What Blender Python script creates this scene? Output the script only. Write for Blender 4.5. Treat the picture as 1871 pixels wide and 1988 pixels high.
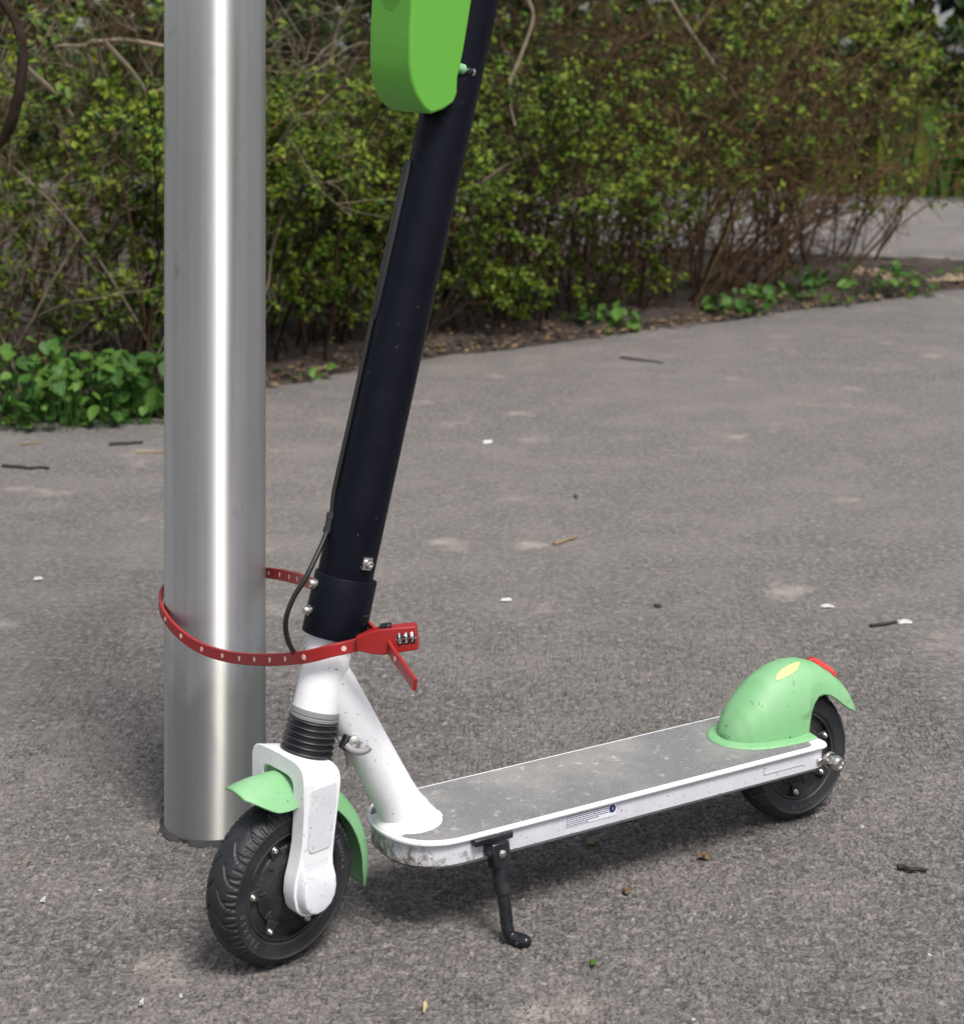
import bpy, bmesh, math, random
import numpy as np
from mathutils import Vector, Matrix

for o in list(bpy.data.objects): bpy.data.objects.remove(o)
scene = bpy.context.scene
COL = scene.collection
random.seed(7); RNG = np.random.default_rng(7)
R_ = math.radians

# ------------------------------------------------------------------ camera
F_PX, CX, YH, CAM_H = 3486.0, 935.5, 150.0, 1.13      # photograph measured at 1871 x 1988
cam_d = bpy.data.cameras.new('camera'); cam = bpy.data.objects.new('camera', cam_d); COL.objects.link(cam)
cam.location = (0, 0, CAM_H); cam.rotation_euler = (R_(90), 0, 0)
cam_d.sensor_fit = 'HORIZONTAL'; cam_d.sensor_width = 36; cam_d.lens = F_PX / 1871 * 36
cam_d.shift_y = -(994 - YH) / 1871
cam_d.clip_start = .05; cam_d.clip_end = 500
cam_d.dof.use_dof = True; cam_d.dof.focus_distance = 2.5; cam_d.dof.aperture_fstop = 8.5
scene.camera = cam

# ------------------------------------------------------------------ light
SUN_AZ, SUN_EL = R_(27), R_(58)          # azimuth to the right of straight behind the camera
to_sun = Vector((math.sin(SUN_AZ)*math.cos(SUN_EL), -math.cos(SUN_AZ)*math.cos(SUN_EL), math.sin(SUN_EL)))
world = bpy.data.worlds.new('World'); scene.world = world; world.use_nodes = True
wn = world.node_tree; wn.nodes.clear()
wo = wn.nodes.new('ShaderNodeOutputWorld'); wb = wn.nodes.new('ShaderNodeBackground')
sky = wn.nodes.new('ShaderNodeTexSky'); sky.sky_type = 'NISHITA'; sky.sun_disc = False
sky.sun_elevation = SUN_EL; sky.sun_rotation = math.atan2(to_sun.x, to_sun.y)
sky.air_density = 1.0; sky.dust_density = 3.0; sky.ozone_density = 1.0
hs = wn.nodes.new('ShaderNodeHueSaturation'); hs.inputs['Saturation'].default_value = .38
wn.links.new(sky.outputs[0], hs.inputs['Color']); wn.links.new(hs.outputs[0], wb.inputs[0])
wn.links.new(wb.outputs[0], wo.inputs[0]); wb.inputs[1].default_value = .058
sun_d = bpy.data.lights.new('sun', 'SUN'); sun_d.energy = 1.38; sun_d.angle = R_(19); sun_d.color = (1, .965, .92)
sun = bpy.data.objects.new('sun', sun_d); COL.objects.link(sun); sun.location = (0, 0, 6)
sun.rotation_euler = to_sun.to_track_quat('Z', 'Y').to_euler()
scene.view_settings.view_transform = 'Standard'; scene.view_settings.look = 'None'
scene.view_settings.gamma = 1; scene.view_settings.exposure = 1.62
scene.render.engine = 'CYCLES'
scene.cycles.max_bounces = 8

# ------------------------------------------------------------------ pixel helpers
def ray_w(u, v): return np.array([(u - CX) / F_PX, 1., -(v - YH) / F_PX])
def at_depth(u, v, Y): return np.array([0, 0, CAM_H]) + ray_w(u, v) * Y
def on_ground(u, v, z=0.):
    d = ray_w(u, v); return np.array([0, 0, CAM_H]) + d * ((z - CAM_H) / d[2])
S_ = np.array([.85156, .52426]); N_ = np.array([-.52426, .85156]); O_ = np.array([-.25275, 2.30552])
CAM_L = np.array([-O_ @ S_, -O_ @ N_, CAM_H])
def ray_l(u, v):
    d = ray_w(u, v); return np.array([d[:2] @ S_, d[:2] @ N_, d[2]])
def px_plane(u, v, nrm, c):
    d = ray_l(u, v); return CAM_L + d * ((c - nrm @ CAM_L) / (nrm @ d))
def px_y(u, v, y=0.): return px_plane(u, v, np.array([0., 1, 0]), y)
def l2w(p): p = np.asarray(p, float); return np.array([*(O_ + S_*p[0] + N_*p[1]), p[2]])
# steering axis
RAKE = R_(14.36); A_ = np.array([-.0102, 0, .1]); STEER = R_(12.5)
K_ = np.array([math.sin(RAKE), 0, math.cos(RAKE)]); P_ = np.array([math.cos(RAKE), 0, -math.sin(RAKE)])
def _rot(k, a):
    K = np.array([[0, -k[2], k[1]], [k[2], 0, -k[0]], [-k[1], k[0], 0]])
    return np.eye(3) + math.sin(a)*K + (1-math.cos(a))*K @ K
RS = _rot(K_, STEER)
def steer(V): V = np.asarray(V, float); return A_ + (V - A_) @ RS.T
def unsteer(V): V = np.asarray(V, float); return A_ + (V - A_) @ RS
def px_s(u, v, y=0.):
    n = RS @ np.array([0., 1, 0]); return unsteer(px_plane(u, v, n, n @ A_ + y))
def ax(p, y, q): return A_ + p*P_ + np.array([0, y, 0]) + q*K_
def qz(z): return (z - .1) / math.cos(RAKE)

# ------------------------------------------------------------------ mesh builder
class MB:
    def __init__(s): s.v = []; s.f = []; s.m = []
    def add(s, V, Fc, mi=0):
        b = len(s.v); s.v.extend([tuple(map(float, p)) for p in V])
        for f in Fc: s.f.append([i + b for i in f]); s.m.append(mi)
        return s
    def box(s, c, size, ax3=None, mi=0):
        c = np.asarray(c, float); e = np.eye(3) if ax3 is None else np.asarray(ax3, float)
        h = np.asarray(size, float) / 2; V = []
        for x in (-1, 1):
            for y in (-1, 1):
                for z in (-1, 1): V.append(c + e[0]*h[0]*x + e[1]*h[1]*y + e[2]*h[2]*z)
        return s.add(V, [(0,1,3,2), (4,6,7,5), (0,4,5,1), (2,3,7,6), (0,2,6,4), (1,5,7,3)], mi)
    def tube(s, pts, r, k=12, caps=True, mi=0, ref=(0,0,1), sec=None):
        pts = np.asarray(pts, float); n = len(pts)
        r = np.full(n, r, float) if np.isscalar(r) else np.asarray(r, float)
        T = np.gradient(pts, axis=0); T /= np.linalg.norm(T, axis=1)[:, None] + 1e-12
        u = np.cross(T[0], ref); 
        if np.linalg.norm(u) < 1e-3: u = np.cross(T[0], (1, 0.1, 0))
        u /= np.linalg.norm(u); V = []
        for i in range(n):
            u = u - T[i]*(u @ T[i]); u /= np.linalg.norm(u); w = np.cross(T[i], u)
            for j in range(k):
                a = 2*math.pi*j/k
                V.append(pts[i] + r[i]*(math.cos(a)*u + math.sin(a)*w))
        Fc = [(i*k+j, i*k+(j+1) % k, (i+1)*k+(j+1) % k, (i+1)*k+j) for i in range(n-1) for j in range(k)]
        if caps: Fc += [tuple(range(k))[::-1], tuple((n-1)*k+j for j in range(k))]
        return s.add(V, Fc, mi)
    def lathe(s, prof, o, k, seg=48, mi=0, e1=None, rfun=None, closed=False):
        o = np.asarray(o, float); k = np.asarray(k, float); k = k/np.linalg.norm(k)
        if e1 is None:
            e1 = np.cross(k, (0, 0, 1)); 
            if np.linalg.norm(e1) < 1e-3: e1 = np.array([1., 0, 0])
        e1 = np.asarray(e1, float); e1 = e1 - k*(e1 @ k); e1 /= np.linalg.norm(e1); e2 = np.cross(k, e1)
        V = []; n = len(prof)
        for r, h in prof:
            for j in range(seg):
                a = 2*math.pi*j/seg; rr = r if rfun is None else rfun(r, h, a)
                V.append(o + k*h + rr*(math.cos(a)*e1 + math.sin(a)*e2))
        rows = [(i, i+1) for i in range(n-1)] + ([(n-1, 0)] if closed else [])
        Fc = [(i*seg+j, i*seg+(j+1) % seg, i2*seg+(j+1) % seg, i2*seg+j) for i, i2 in rows for j in range(seg)]
        if not closed:
            if prof[0][0] > 1e-5: Fc.append(tuple(range(seg))[::-1])
            if prof[-1][0] > 1e-5: Fc.append(tuple((n-1)*seg+j for j in range(seg)))
        return s.add(V, Fc, mi)
    def prism(s, poly, fn, h0, h1, mi=0):
        n = len(poly); V = [fn(a, b, h0) for a, b in poly] + [fn(a, b, h1) for a, b in poly]
        return s.add(V, [tuple(range(n))[::-1], tuple(range(n, 2*n))] + [(i, (i+1) % n, n+(i+1) % n, n+i) for i in range(n)], mi)
    def grid(s, P, mi=0):
        P = np.asarray(P, float); a, b = P.shape[:2]
        return s.add(P.reshape(-1, 3), [(i*b+j, i*b+j+1, (i+1)*b+j+1, (i+1)*b+j) for i in range(a-1) for j in range(b-1)], mi)
    def build(s, name, mats, parent=None, T=None, bevel=0, seg=2, solid=0, sub=0, sharp=38, recalc=True, smooth=True):
        V = np.array(s.v)
        if T is not None: V = T(V)
        me = bpy.data.meshes.new(name); me.from_pydata(V.tolist(), [], s.f)
        for m in (mats if isinstance(mats, (list, tuple)) else [mats]): me.materials.append(m)
        if any(s.m): me.polygons.foreach_set('material_index', s.m)
        if recalc:
            bm = bmesh.new(); bm.from_mesh(me); bmesh.ops.recalc_face_normals(bm, faces=bm.faces); bm.to_mesh(me); bm.free()
        if smooth:
            me.polygons.foreach_set('use_smooth', [True]*len(me.polygons)); me.set_sharp_from_angle(angle=R_(sharp))
        me.update()
        o = bpy.data.objects.new(name, me); COL.objects.link(o)
        if parent is not None: o.parent = parent
        if solid:
            md = o.modifiers.new('solid', 'SOLIDIFY'); md.thickness = solid; md.offset = -1
        if bevel:
            md = o.modifiers.new('bevel', 'BEVEL'); md.width = bevel; md.segments = seg; md.limit_method = 'ANGLE'; md.angle_limit = R_(35)
        if sub:
            md = o.modifiers.new('sub', 'SUBSURF'); md.levels = sub; md.render_levels = sub
        return o

def empty(name, loc=(0,0,0), rz=0):
    o = bpy.data.objects.new(name, None); COL.objects.link(o); o.location = loc; o.rotation_euler = (0, 0, rz)
    o.empty_display_size = .1; return o
def tag(o, label=None, cat=None, group=None, kind=None):
    if label: o['label'] = label
    if cat: o['category'] = cat
    if group: o['group'] = group
    if kind: o['kind'] = kind
    return o
def spline(C, n):
    C = np.asarray(C, float); m = len(C); out = []
    for i in range(m-1):
        p0 = C[max(i-1, 0)]; p1 = C[i]; p2 = C[i+1]; p3 = C[min(i+2, m-1)]
        for t in np.linspace(0, 1, n, endpoint=False):
            out.append(.5*((2*p1) + (-p0+p2)*t + (2*p0-5*p1+4*p2-p3)*t*t + (-p0+3*p1-3*p2+p3)*t**3))
    out.append(C[-1]); return np.array(out)
_txt = {}
def text_geo(body, size):
    key = (body, size)
    if key in _txt: return _txt[key]
    cu = bpy.data.curves.new('t', 'FONT'); cu.body = body; cu.size = size; cu.align_x = 'CENTER'; cu.align_y = 'CENTER'; cu.extrude = .0002; cu.resolution_u = 3
    ob = bpy.data.objects.new('t', cu); COL.objects.link(ob); bpy.context.view_layer.update()
    dg = bpy.context.evaluated_depsgraph_get(); me = bpy.data.meshes.new_from_object(ob.evaluated_get(dg))
    V = np.array([v.co[:] for v in me.vertices]); Fc = [list(p.vertices) for p in me.polygons]
    bpy.data.objects.remove(ob); bpy.data.meshes.remove(me); bpy.data.curves.remove(cu)
    _txt[key] = (V, Fc); return V, Fc

# ------------------------------------------------------------------ materials
def srgb(h): 
    c = [int(h[i:i+2], 16)/255 for i in (0, 2, 4)]
    return tuple((x/12.92 if x <= .04045 else ((x+.055)/1.055)**2.4) for x in c)
class NM:
    def __init__(s, name, **kw):
        s.m = bpy.data.materials.new(name); s.m.use_nodes = True; s.t = s.m.node_tree
        s.b = s.t.nodes['Principled BSDF']
        for k, v in kw.items(): s.set(k, v)
    def set(s, k, v):
        k = {'col': 'Base Color', 'rough': 'Roughness', 'metal': 'Metallic', 'spec': 'Specular IOR Level', 'coat': 'Coat Weight'}.get(k, k)
        if k == 'Base Color' and len(v) == 3: v = (*v, 1)
        s.b.inputs[k].default_value = v
    def n(s, t, **kw):
        x = s.t.nodes.new(t)
        for k, v in kw.items():
            if k.startswith('_'): setattr(x, k[1:], v)
            else: x.inputs[k].default_value = v
        return x
    def l(s, a, b): s.t.links.new(a, b)
    def co(s, sc=(1,1,1)):
        tc = s.n('ShaderNodeTexCoord'); mp = s.n('ShaderNodeMapping'); mp.inputs['Scale'].default_value = sc
        s.l(tc.outputs['Object'], mp.inputs[0]); return mp.outputs[0]
    def noise(s, co, scale, detail=4, rough=.55, out='Fac'):
        x = s.n('ShaderNodeTexNoise', Scale=scale, Detail=detail, Roughness=rough); s.l(co, x.inputs['Vector']); return x.outputs[out]
    def ramp(s, fac, stops):
        x = s.n('ShaderNodeValToRGB'); cr = x.color_ramp
        while len(cr.elements) < len(stops): cr.elements.new(.5)
        for e, (p, c) in zip(cr.elements, stops):
            e.position = p; e.color = (*c, 1) if not np.isscalar(c) else (c, c, c, 1)
        s.l(fac, x.inputs[0]); return x.outputs[0]
    def mix(s, fac, a, b, mode='MIX'):
        x = s.n('ShaderNodeMix', _data_type='RGBA', _blend_type=mode)
        for sock, v in ((x.inputs[0], fac), (x.inputs[6], a), (x.inputs[7], b)):
            if hasattr(v, 'links') or isinstance(v, bpy.types.NodeSocket): s.l(v, sock)
            else: sock.default_value = v if np.isscalar(v) else ((*v, 1) if len(v) == 3 else v)
        return x.outputs[2]
    def bump(s, h, strength=.3, dist=.001):
        x = s.n('ShaderNodeBump', Strength=strength, Distance=dist); s.l(h, x.inputs['Height']); s.l(x.outputs[0], s.b.inputs['Normal']); return x
    def base(s, c): s.l(c, s.b.inputs['Base Color'])

def speckled(name, col, rough=.4, dirt=(.10, .085, .07), amount=.30, scale=220, grime=.25, coat=0., fine=0., grime_col=None):
    """paint with scattered dirt specks and a faint grime film"""
    N = NM(name, rough=rough, coat=coat); co = N.co()
    big = N.noise(co, 26, 6, .62)
    vo = N.n('ShaderNodeTexVoronoi', Scale=scale); 
    wob = N.noise(co, 90, 3, .6, 'Color'); wm = N.n('ShaderNodeMix', _data_type='RGBA'); wm.inputs[0].default_value = .02
    N.l(co, wm.inputs[6]); N.l(wob, wm.inputs[7]); N.l(wm.outputs[2], vo.inputs['Vector'])
    sp = N.ramp(vo.outputs['Distance'], [(.10, 1.), (.24, 0.)])
    cl = N.n('ShaderNodeSeparateColor'); N.l(vo.outputs['Color'], cl.inputs[0])
    ks = N.ramp(cl.outputs[0], [(1-amount-.03, 0.), (1-amount, 1.)])
    m = N.mix(1., sp, ks, 'MULTIPLY')
    gm = N.ramp(big, [(.45, 0.), (.80, 1.)]); 
    g = N.n('ShaderNodeMath', _operation='MULTIPLY'); g.inputs[1].default_value = grime; N.l(gm, g.inputs[0])
    c = N.mix(g.outputs[0], col, grime_col or tuple(x*.5+y*.5 for x, y in zip(col, dirt)))
    c = N.mix(m, c, dirt)
    N.base(c)
    if fine: N.bump(N.noise(co, 900, 3), fine, .0006)
    rr = N.ramp(big, [(.3, max(rough-.08, .05)), (.8, min(rough+.18, 1))]); N.l(rr, N.b.inputs['Roughness'])
    return N.m

WHITE = speckled('white paint', (.70, .70, .72), .38, amount=.20, scale=190, grime=.16)
WHITE_DIRTY = speckled('dirty white paint', (.58, .58, .61), .45, amount=.38, scale=210, grime=.30, dirt=(.07, .062, .05))
GREEN_P = speckled('pastel green plastic', (.165, .370, .170), .52, amount=.16, scale=130, grime=.55, dirt=(.05, .10, .05), grime_col=(.25, .38, .25))
GREEN_B = speckled('bright green plastic', (.100, .335, .034), .5, amount=.0, scale=100, grime=.05, fine=.25)
BLACK_STEM = speckled('black satin metal', (.0028, .0034, .0078), .42, amount=.03, scale=170, grime=.07, dirt=(.05, .05, .055), fine=.2)
BLACK = speckled('black enamel', (.006, .007, .010), .24, amount=.16, scale=110, grime=.25, dirt=(.2, .2, .2))
BLACK_STEM.node_tree.nodes['Principled BSDF'].inputs['Specular IOR Level'].default_value = .12
RUBBER = speckled('black rubber', (.014, .014, .017), .36, amount=.1, scale=240, grime=.4, dirt=(.09, .085, .085), fine=.5)
TYRE = speckled('tyre rubber', (.010, .0105, .0135), .55, amount=.12, scale=300, grime=.45, dirt=(.085, .08, .08), fine=.6)
HUB = speckled('black cast hub', (.009, .009, .011), .42, amount=.3, scale=200, grime=.7, dirt=(.10, .09, .085), fine=.9)
REDP = speckled('red plastic', (.27, .011, .011), .4, amount=.0, scale=100, grime=.1)
REDR = NM('red reflector', col=(.55, .03, .02), rough=.15, coat=.5).m
CHROME = speckled('steel hardware', (.62, .60, .57), .22, amount=.05, scale=200, grime=.5, dirt=(.10, .06, .03)); CHROME.node_tree.nodes['Principled BSDF'].inputs['Metallic'].default_value = 1
GREYP = NM('grey plastic', col=(.20, .20, .20), rough=.5).m
CABLE = NM('black cable', col=(.008, .008, .008), rough=.4).m
CABLE_G = speckled('grey cable', (.26, .245, .245), .5, amount=.1, scale=200)
PINK = NM('pale pink stud', col=(.62, .42, .38), rough=.5).m
INKW = NM('white ink', col=(.8, .8, .8), rough=.5).m
INKG = NM('grey ink', col=(.42, .42, .42), rough=.5).m
INKB = NM('blue black ink', col=(.05, .05, .11), rough=.6).m
BLUE = NM('blue symbol', col=(.012, .022, .10), rough=.5).m
PAPER = NM('white label film', col=(.60, .60, .65), rough=.45).m
YEL = NM('yellow sticker', col=(.50, .50, .19), rough=.55).m
LET = NM('moulded rubber lettering', col=(.075, .075, .08), rough=.6).m

def add_nose_dirt(m):
    t = m.node_tree; b = t.nodes['Principled BSDF']; src = b.inputs['Base Color'].links[0].from_socket
    def nd(k): return t.nodes.new(k)
    tc = nd('ShaderNodeTexCoord'); sx = nd('ShaderNodeSeparateXYZ'); t.links.new(tc.outputs['Object'], sx.inputs[0])
    nz = nd('ShaderNodeTexNoise'); nz.inputs['Scale'].default_value = 70; nz.inputs['Detail'].default_value = 7; nz.inputs['Roughness'].default_value = .7; t.links.new(tc.outputs['Object'], nz.inputs['Vector'])
    mx = nd('ShaderNodeMapRange'); t.links.new(sx.outputs[0], mx.inputs[0]); mx.inputs[1].default_value = .15; mx.inputs[2].default_value = .30; mx.inputs[3].default_value = .16; mx.inputs[4].default_value = -.10
    mz = nd('ShaderNodeMapRange'); t.links.new(sx.outputs[2], mz.inputs[0]); mz.inputs[1].default_value = .096; mz.inputs[2].default_value = .128; mz.inputs[3].default_value = .14; mz.inputs[4].default_value = -.06
    a1 = nd('ShaderNodeMath'); t.links.new(mx.outputs[0], a1.inputs[0]); t.links.new(mz.outputs[0], a1.inputs[1]); a2 = nd('ShaderNodeMath'); t.links.new(a1.outputs[0], a2.inputs[0]); t.links.new(nz.outputs[0], a2.inputs[1])
    rp = nd('ShaderNodeValToRGB'); rp.color_ramp.elements[0].position = .60; rp.color_ramp.elements[1].position = .80; t.links.new(a2.outputs[0], rp.inputs[0])
    mm = nd('ShaderNodeMix'); mm.data_type = 'RGBA'; t.links.new(rp.outputs[0], mm.inputs[0]); t.links.new(src, mm.inputs[6]); mm.inputs[7].default_value = (.10, .085, .055, 1); t.links.new(mm.outputs[2], b.inputs['Base Color'])
SIDE = speckled('stained white side panel', (.52, .52, .56), .45, amount=.38, scale=210, grime=.35, dirt=(.07, .062, .05)); add_nose_dirt(SIDE)
def grip_mat_material():
    N = NM('grey grip tape', rough=.75); co = N.co()
    a = N.noise(co, 700, 2, .7); b = N.noise(co, 9, 5, .6); c = N.noise(co, 60, 4, .6)
    k = N.ramp(a, [(.34, (.085, .085, .09)), (.50, (.15, .15, .153)), (.68, (.25, .25, .25))])
    k = N.mix(N.ramp(b, [(.42, 0.), (.72, .5)]), k, (.34, .325, .29))
    k = N.mix(N.ramp(c, [(.60, 0.), (.78, .6)]), k, (.58, .58, .58))
    N.base(k); N.bump(a, .7, .0008); return N.m
GRIP = grip_mat_material()

def pole_material():
    N = NM('brushed stainless steel', metal=1., rough=.30); co = N.co()
    fine = N.noise(N.co((1, 1, 60)), 40, 3, .6); big = N.noise(N.co((6, 6, 2)), 2.2, 5, .6)
    c = N.mix(N.ramp(fine, [(.3, 0.), (.7, 1.)]), (.76, .76, .77), (.86, .86, .87))
    drip = N.noise(N.co((45, 45, .9)), 1.5, 5, .6); c = N.mix(N.ramp(drip, [(.35, .0), (.75, .35)]), c, (.52, .50, .46))
    scr = N.noise(N.co((25, 25, 420)), 1., 2, .5); c = N.mix(N.ramp(scr, [(.62, 0.), (.72, .25)]), c, (.85, .85, .85))
    spot = N.ramp(N.noise(N.co((13, 13, 7)), 1.6, 3, .5), [(.68, 0.), (.78, .28)])
    c = N.mix(spot, c, (.20, .20, .18))
    # splash dirt on the foot of the pole
    geo = N.n('ShaderNodeTexCoord'); sx = N.n('ShaderNodeSeparateXYZ'); N.l(geo.outputs['Object'], sx.inputs[0])
    ad = N.n('ShaderNodeMath', _operation='MULTIPLY_ADD'); N.l(big, ad.inputs[0]); ad.inputs[1].default_value = -.45; N.l(sx.outputs[2], ad.inputs[2])
    foot = N.ramp(ad.outputs[0], [(-.26, .38), (.08, 0.)])
    c = N.mix(foot, c, (.36, .36, .29)); N.base(c)
    rr = N.mix(foot, N.ramp(big, [(.3, .48), (.7, .54)]), (.6, .6, .6)); N.l(rr, N.b.inputs['Roughness'])
    N.set('Anisotropic', 1.); N.set('Anisotropic Rotation', .25)
    tg = N.n('ShaderNodeTangent', _direction_type='RADIAL', _axis='Z'); N.l(tg.outputs[0], N.b.inputs['Tangent'])
    g2 = N.n('ShaderNodeBsdfAnisotropic', Roughness=.60, Anisotropy=.86, Rotation=.25); N.l(c, g2.inputs['Color']); N.l(tg.outputs[0], g2.inputs['Tangent'])
    mx = N.n('ShaderNodeMixShader'); mx.inputs[0].default_value = .42; N.l(N.b.outputs[0], mx.inputs[1]); N.l(g2.outputs[0], mx.inputs[2]); N.l(mx.outputs[0], N.t.nodes['Material Output'].inputs[0])
    return N.m
POLE = pole_material()

def asphalt_material(name, L=1., far=False):
    N = NM(name, rough=.85); co = N.co()
    vo = N.n('ShaderNodeTexVoronoi', Scale=125); N.l(co, vo.inputs['Vector'])
    cc = N.n('ShaderNodeSeparateColor'); N.l(vo.outputs['Color'], cc.inputs[0])
    g = N.noise(co, 300, 5, .75); g2 = N.noise(co, 90, 5, .75)
    st = N.ramp(cc.outputs[0], [(0., (0.050*L, 0.045*L, 0.044*L)), (.5, (0.105*L, 0.095*L, 0.092*L)), (.90, (0.165*L, 0.149*L, 0.144*L)), (1., (0.300*L, 0.272*L, 0.262*L))])
    c = N.mix(.55, st, N.ramp(g, [(.32, (0.035*L, 0.032*L, 0.031*L)), (.5, (0.100*L, 0.091*L, 0.087*L)), (.68, (0.220*L, 0.199*L, 0.192*L))]))
    c = N.mix(N.ramp(g2, [(.36, .75), (.54, 0.)]), c, (0.036*L, 0.033*L, 0.031*L))
    mg = N.noise(co, 62, 3, .7); c = N.mix(N.ramp(mg, [(.38, .55), (.52, 0.)]), c, (0.045*L, 0.040*L, 0.039*L)); c = N.mix(N.ramp(mg, [(.54, 0.), (.70, .45)]), c, (0.240*L, 0.218*L, 0.209*L))
    big = N.noise(co, .9, 5, .55); med = N.noise(co, 4.5, 5, .6)
    c = N.mix(N.ramp(big, [(.35, 0.), (.7, .45)]), c, (0.130*L, 0.118*L, 0.104*L))
    c = N.mix(N.ramp(med, [(.45, 0.), (.75, .40)]), c, (0.175*L, 0.159*L, 0.148*L))
    pale = N.ramp(N.noise(co, 3.6, 3, .5), [(.64, 0.), (.75, .6)])
    c = N.mix(pale, c, (0.290*L, 0.264*L, 0.225*L))
    pit = N.n('ShaderNodeAttribute', _attribute_name='pit'); c = N.mix(pit.outputs['Fac'], c, (.016, .0145, .0145))
    grit = N.n('ShaderNodeTexVoronoi', Scale=38); N.l(co, grit.inputs['Vector'])
    gc = N.n('ShaderNodeSeparateColor'); N.l(grit.outputs['Color'], gc.inputs[0])
    gm = N.mix(1., N.ramp(grit.outputs['Distance'], [(.07, 1.), (.13, 0.)]), N.ramp(gc.outputs[1], [(.93, 0.), (.95, 1.)]), 'MULTIPLY')
    c = N.mix(gm, c, (.42, .40, .37)); N.base(c)
    h = N.mix(.5, N.ramp(vo.outputs['Distance'], [(0., 1.), (.7, 0.)]), g)
    N.bump(h, 1. if not far else .5, .003)
    return N.m
ASPH = asphalt_material('asphalt', 1.26)
ASPH2 = asphalt_material('pale path asphalt', 1.35, True)
def soil_material(name, a, b, sc=30):
    N = NM(name, rough=.95); co = N.co(); n1 = N.noise(co, sc, 6, .7); n2 = N.noise(co, sc*.2, 4, .6)
    c = N.mix(N.ramp(n2, [(.35, 0.), (.65, 1.)]), a, b); c = N.mix(N.ramp(n1, [(.45, 0.), (.75, .6)]), c, tuple(x*2.2 for x in b)); N.base(c)
    N.bump(n1, 1., .02); return N.m
SOIL = soil_material('dark soil', (.022, .016, .012), (.055, .040, .030))
GRASSG = soil_material('rough grassy ground', (.02, .035, .010), (.045, .05, .02), 12)
def leaf_material(name, col, col2, trans=.16, rough=.5):
    N = NM(name, rough=rough, spec=.18); co = N.co(); f = N.noise(co, 9, 2, .6); oi = N.n('ShaderNodeObjectInfo')
    c = N.mix(N.ramp(f, [(.3, 0.), (.7, 1.)]), col, col2); N.base(c)
    tr = N.n('ShaderNodeBsdfTranslucent'); N.l(c, tr.inputs[0]); mx = N.n('ShaderNodeMixShader'); mx.inputs[0].default_value = trans
    out = N.t.nodes['Material Output']; N.l(N.b.outputs[0], mx.inputs[1]); N.l(tr.outputs[0], mx.inputs[2]); N.l(mx.outputs[0], out.inputs[0])
    return N.m
LEAF_MID = leaf_material('hedge leaf', (.054, .112, .012), (.092, .150, .019))
LEAF_YEL = leaf_material('young yellow green leaf', (.115, .160, .013), (.175, .205, .022))
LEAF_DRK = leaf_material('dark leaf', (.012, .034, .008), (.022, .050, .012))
LEAF_IVY = leaf_material('weed leaf', (.060, .150, .020), (.115, .205, .042), .25)
LEAF_IVYD = leaf_material('weed leaf dark', (.028, .085, .014), (.055, .125, .026), .2)
LEAF_DRY = leaf_material('dry leaf', (.16, .10, .055), (.26, .18, .11), .15)
def bark_material(name, a, b):
    N = NM(name, rough=.9, spec=.08); co = N.co((1, 1, .25)); f = N.noise(co, 45, 5, .65); N.base(N.mix(N.ramp(f, [(.3, 0.), (.7, 1.)]), a, b)); N.bump(f, .6, .003); return N.m
BARK = bark_material('brown twig', (.030, .018, .010), (.100, .064, .036))
BARK_P = bark_material('pale twig', (.12, .095, .065), (.25, .205, .15))
BARK_W = bark_material('warm brown twig', (.040, .024, .012), (.145, .092, .049))
BARK_D = bark_material('dark stem', (.014, .010, .008), (.035, .025, .02))

# ------------------------------------------------------------------ ground
def mesh_np(name, V, Q, mats, mi=None, parent=None, smooth=False):
    V = np.asarray(V, np.float32); Q = np.asarray(Q, np.int32); k = Q.shape[1]; me = bpy.data.meshes.new(name)
    me.vertices.add(len(V)); me.vertices.foreach_set('co', V.ravel()); me.loops.add(Q.size); me.polygons.add(len(Q))
    me.loops.foreach_set('vertex_index', Q.ravel()); me.polygons.foreach_set('loop_start', np.arange(0, Q.size, k, dtype=np.int32))
    me.polygons.foreach_set('loop_total', np.full(len(Q), k, np.int32))
    for m in (mats if isinstance(mats, (list, tuple)) else [mats]): me.materials.append(m)
    if mi is not None: me.polygons.foreach_set('material_index', np.asarray(mi, np.int32))
    me.polygons.foreach_set('use_smooth', np.full(len(Q), smooth)); me.update(calc_edges=True)
    o = bpy.data.objects.new(name, me); COL.objects.link(o)
    if parent is not None: o.parent = parent
    return o

def hash2(i, j, k):
    x = np.sin(i*127.1 + j*311.7 + k*74.7) * 43758.5453; return x - np.floor(x)
def worley(x, y, cell):
    gx = np.floor(x/cell); gy = np.floor(y/cell); best = np.full(x.shape, 9.); sec = np.full(x.shape, 9.); hh = np.zeros(x.shape)
    for di in (-1, 0, 1):
        for dj in (-1, 0, 1):
            ci = gx+di; cj = gy+dj
            px = (ci + .1+.8*hash2(ci, cj, 1))*cell; py = (cj + .1+.8*hash2(ci, cj, 2))*cell
            d = np.hypot(x-px, y-py)/cell; m = d < best
            sec = np.where(m, best, np.minimum(sec, d))
            best = np.where(m, d, best); hh = np.where(m, hash2(ci, cj, 3), hh)
    return best, sec, hh
def vnoise(x, y, cell, k=0):
    gx = np.floor(x/cell); gy = np.floor(y/cell); fx = x/cell-gx; fy = y/cell-gy; fx = fx*fx*(3-2*fx); fy = fy*fy*(3-2*fy)
    a = hash2(gx, gy, k); b = hash2(gx+1, gy, k); c = hash2(gx, gy+1, k); d = hash2(gx+1, gy+1, k)
    return a*(1-fx)*(1-fy)+b*fx*(1-fy)+c*(1-fx)*fy+d*fx*fy

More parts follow.
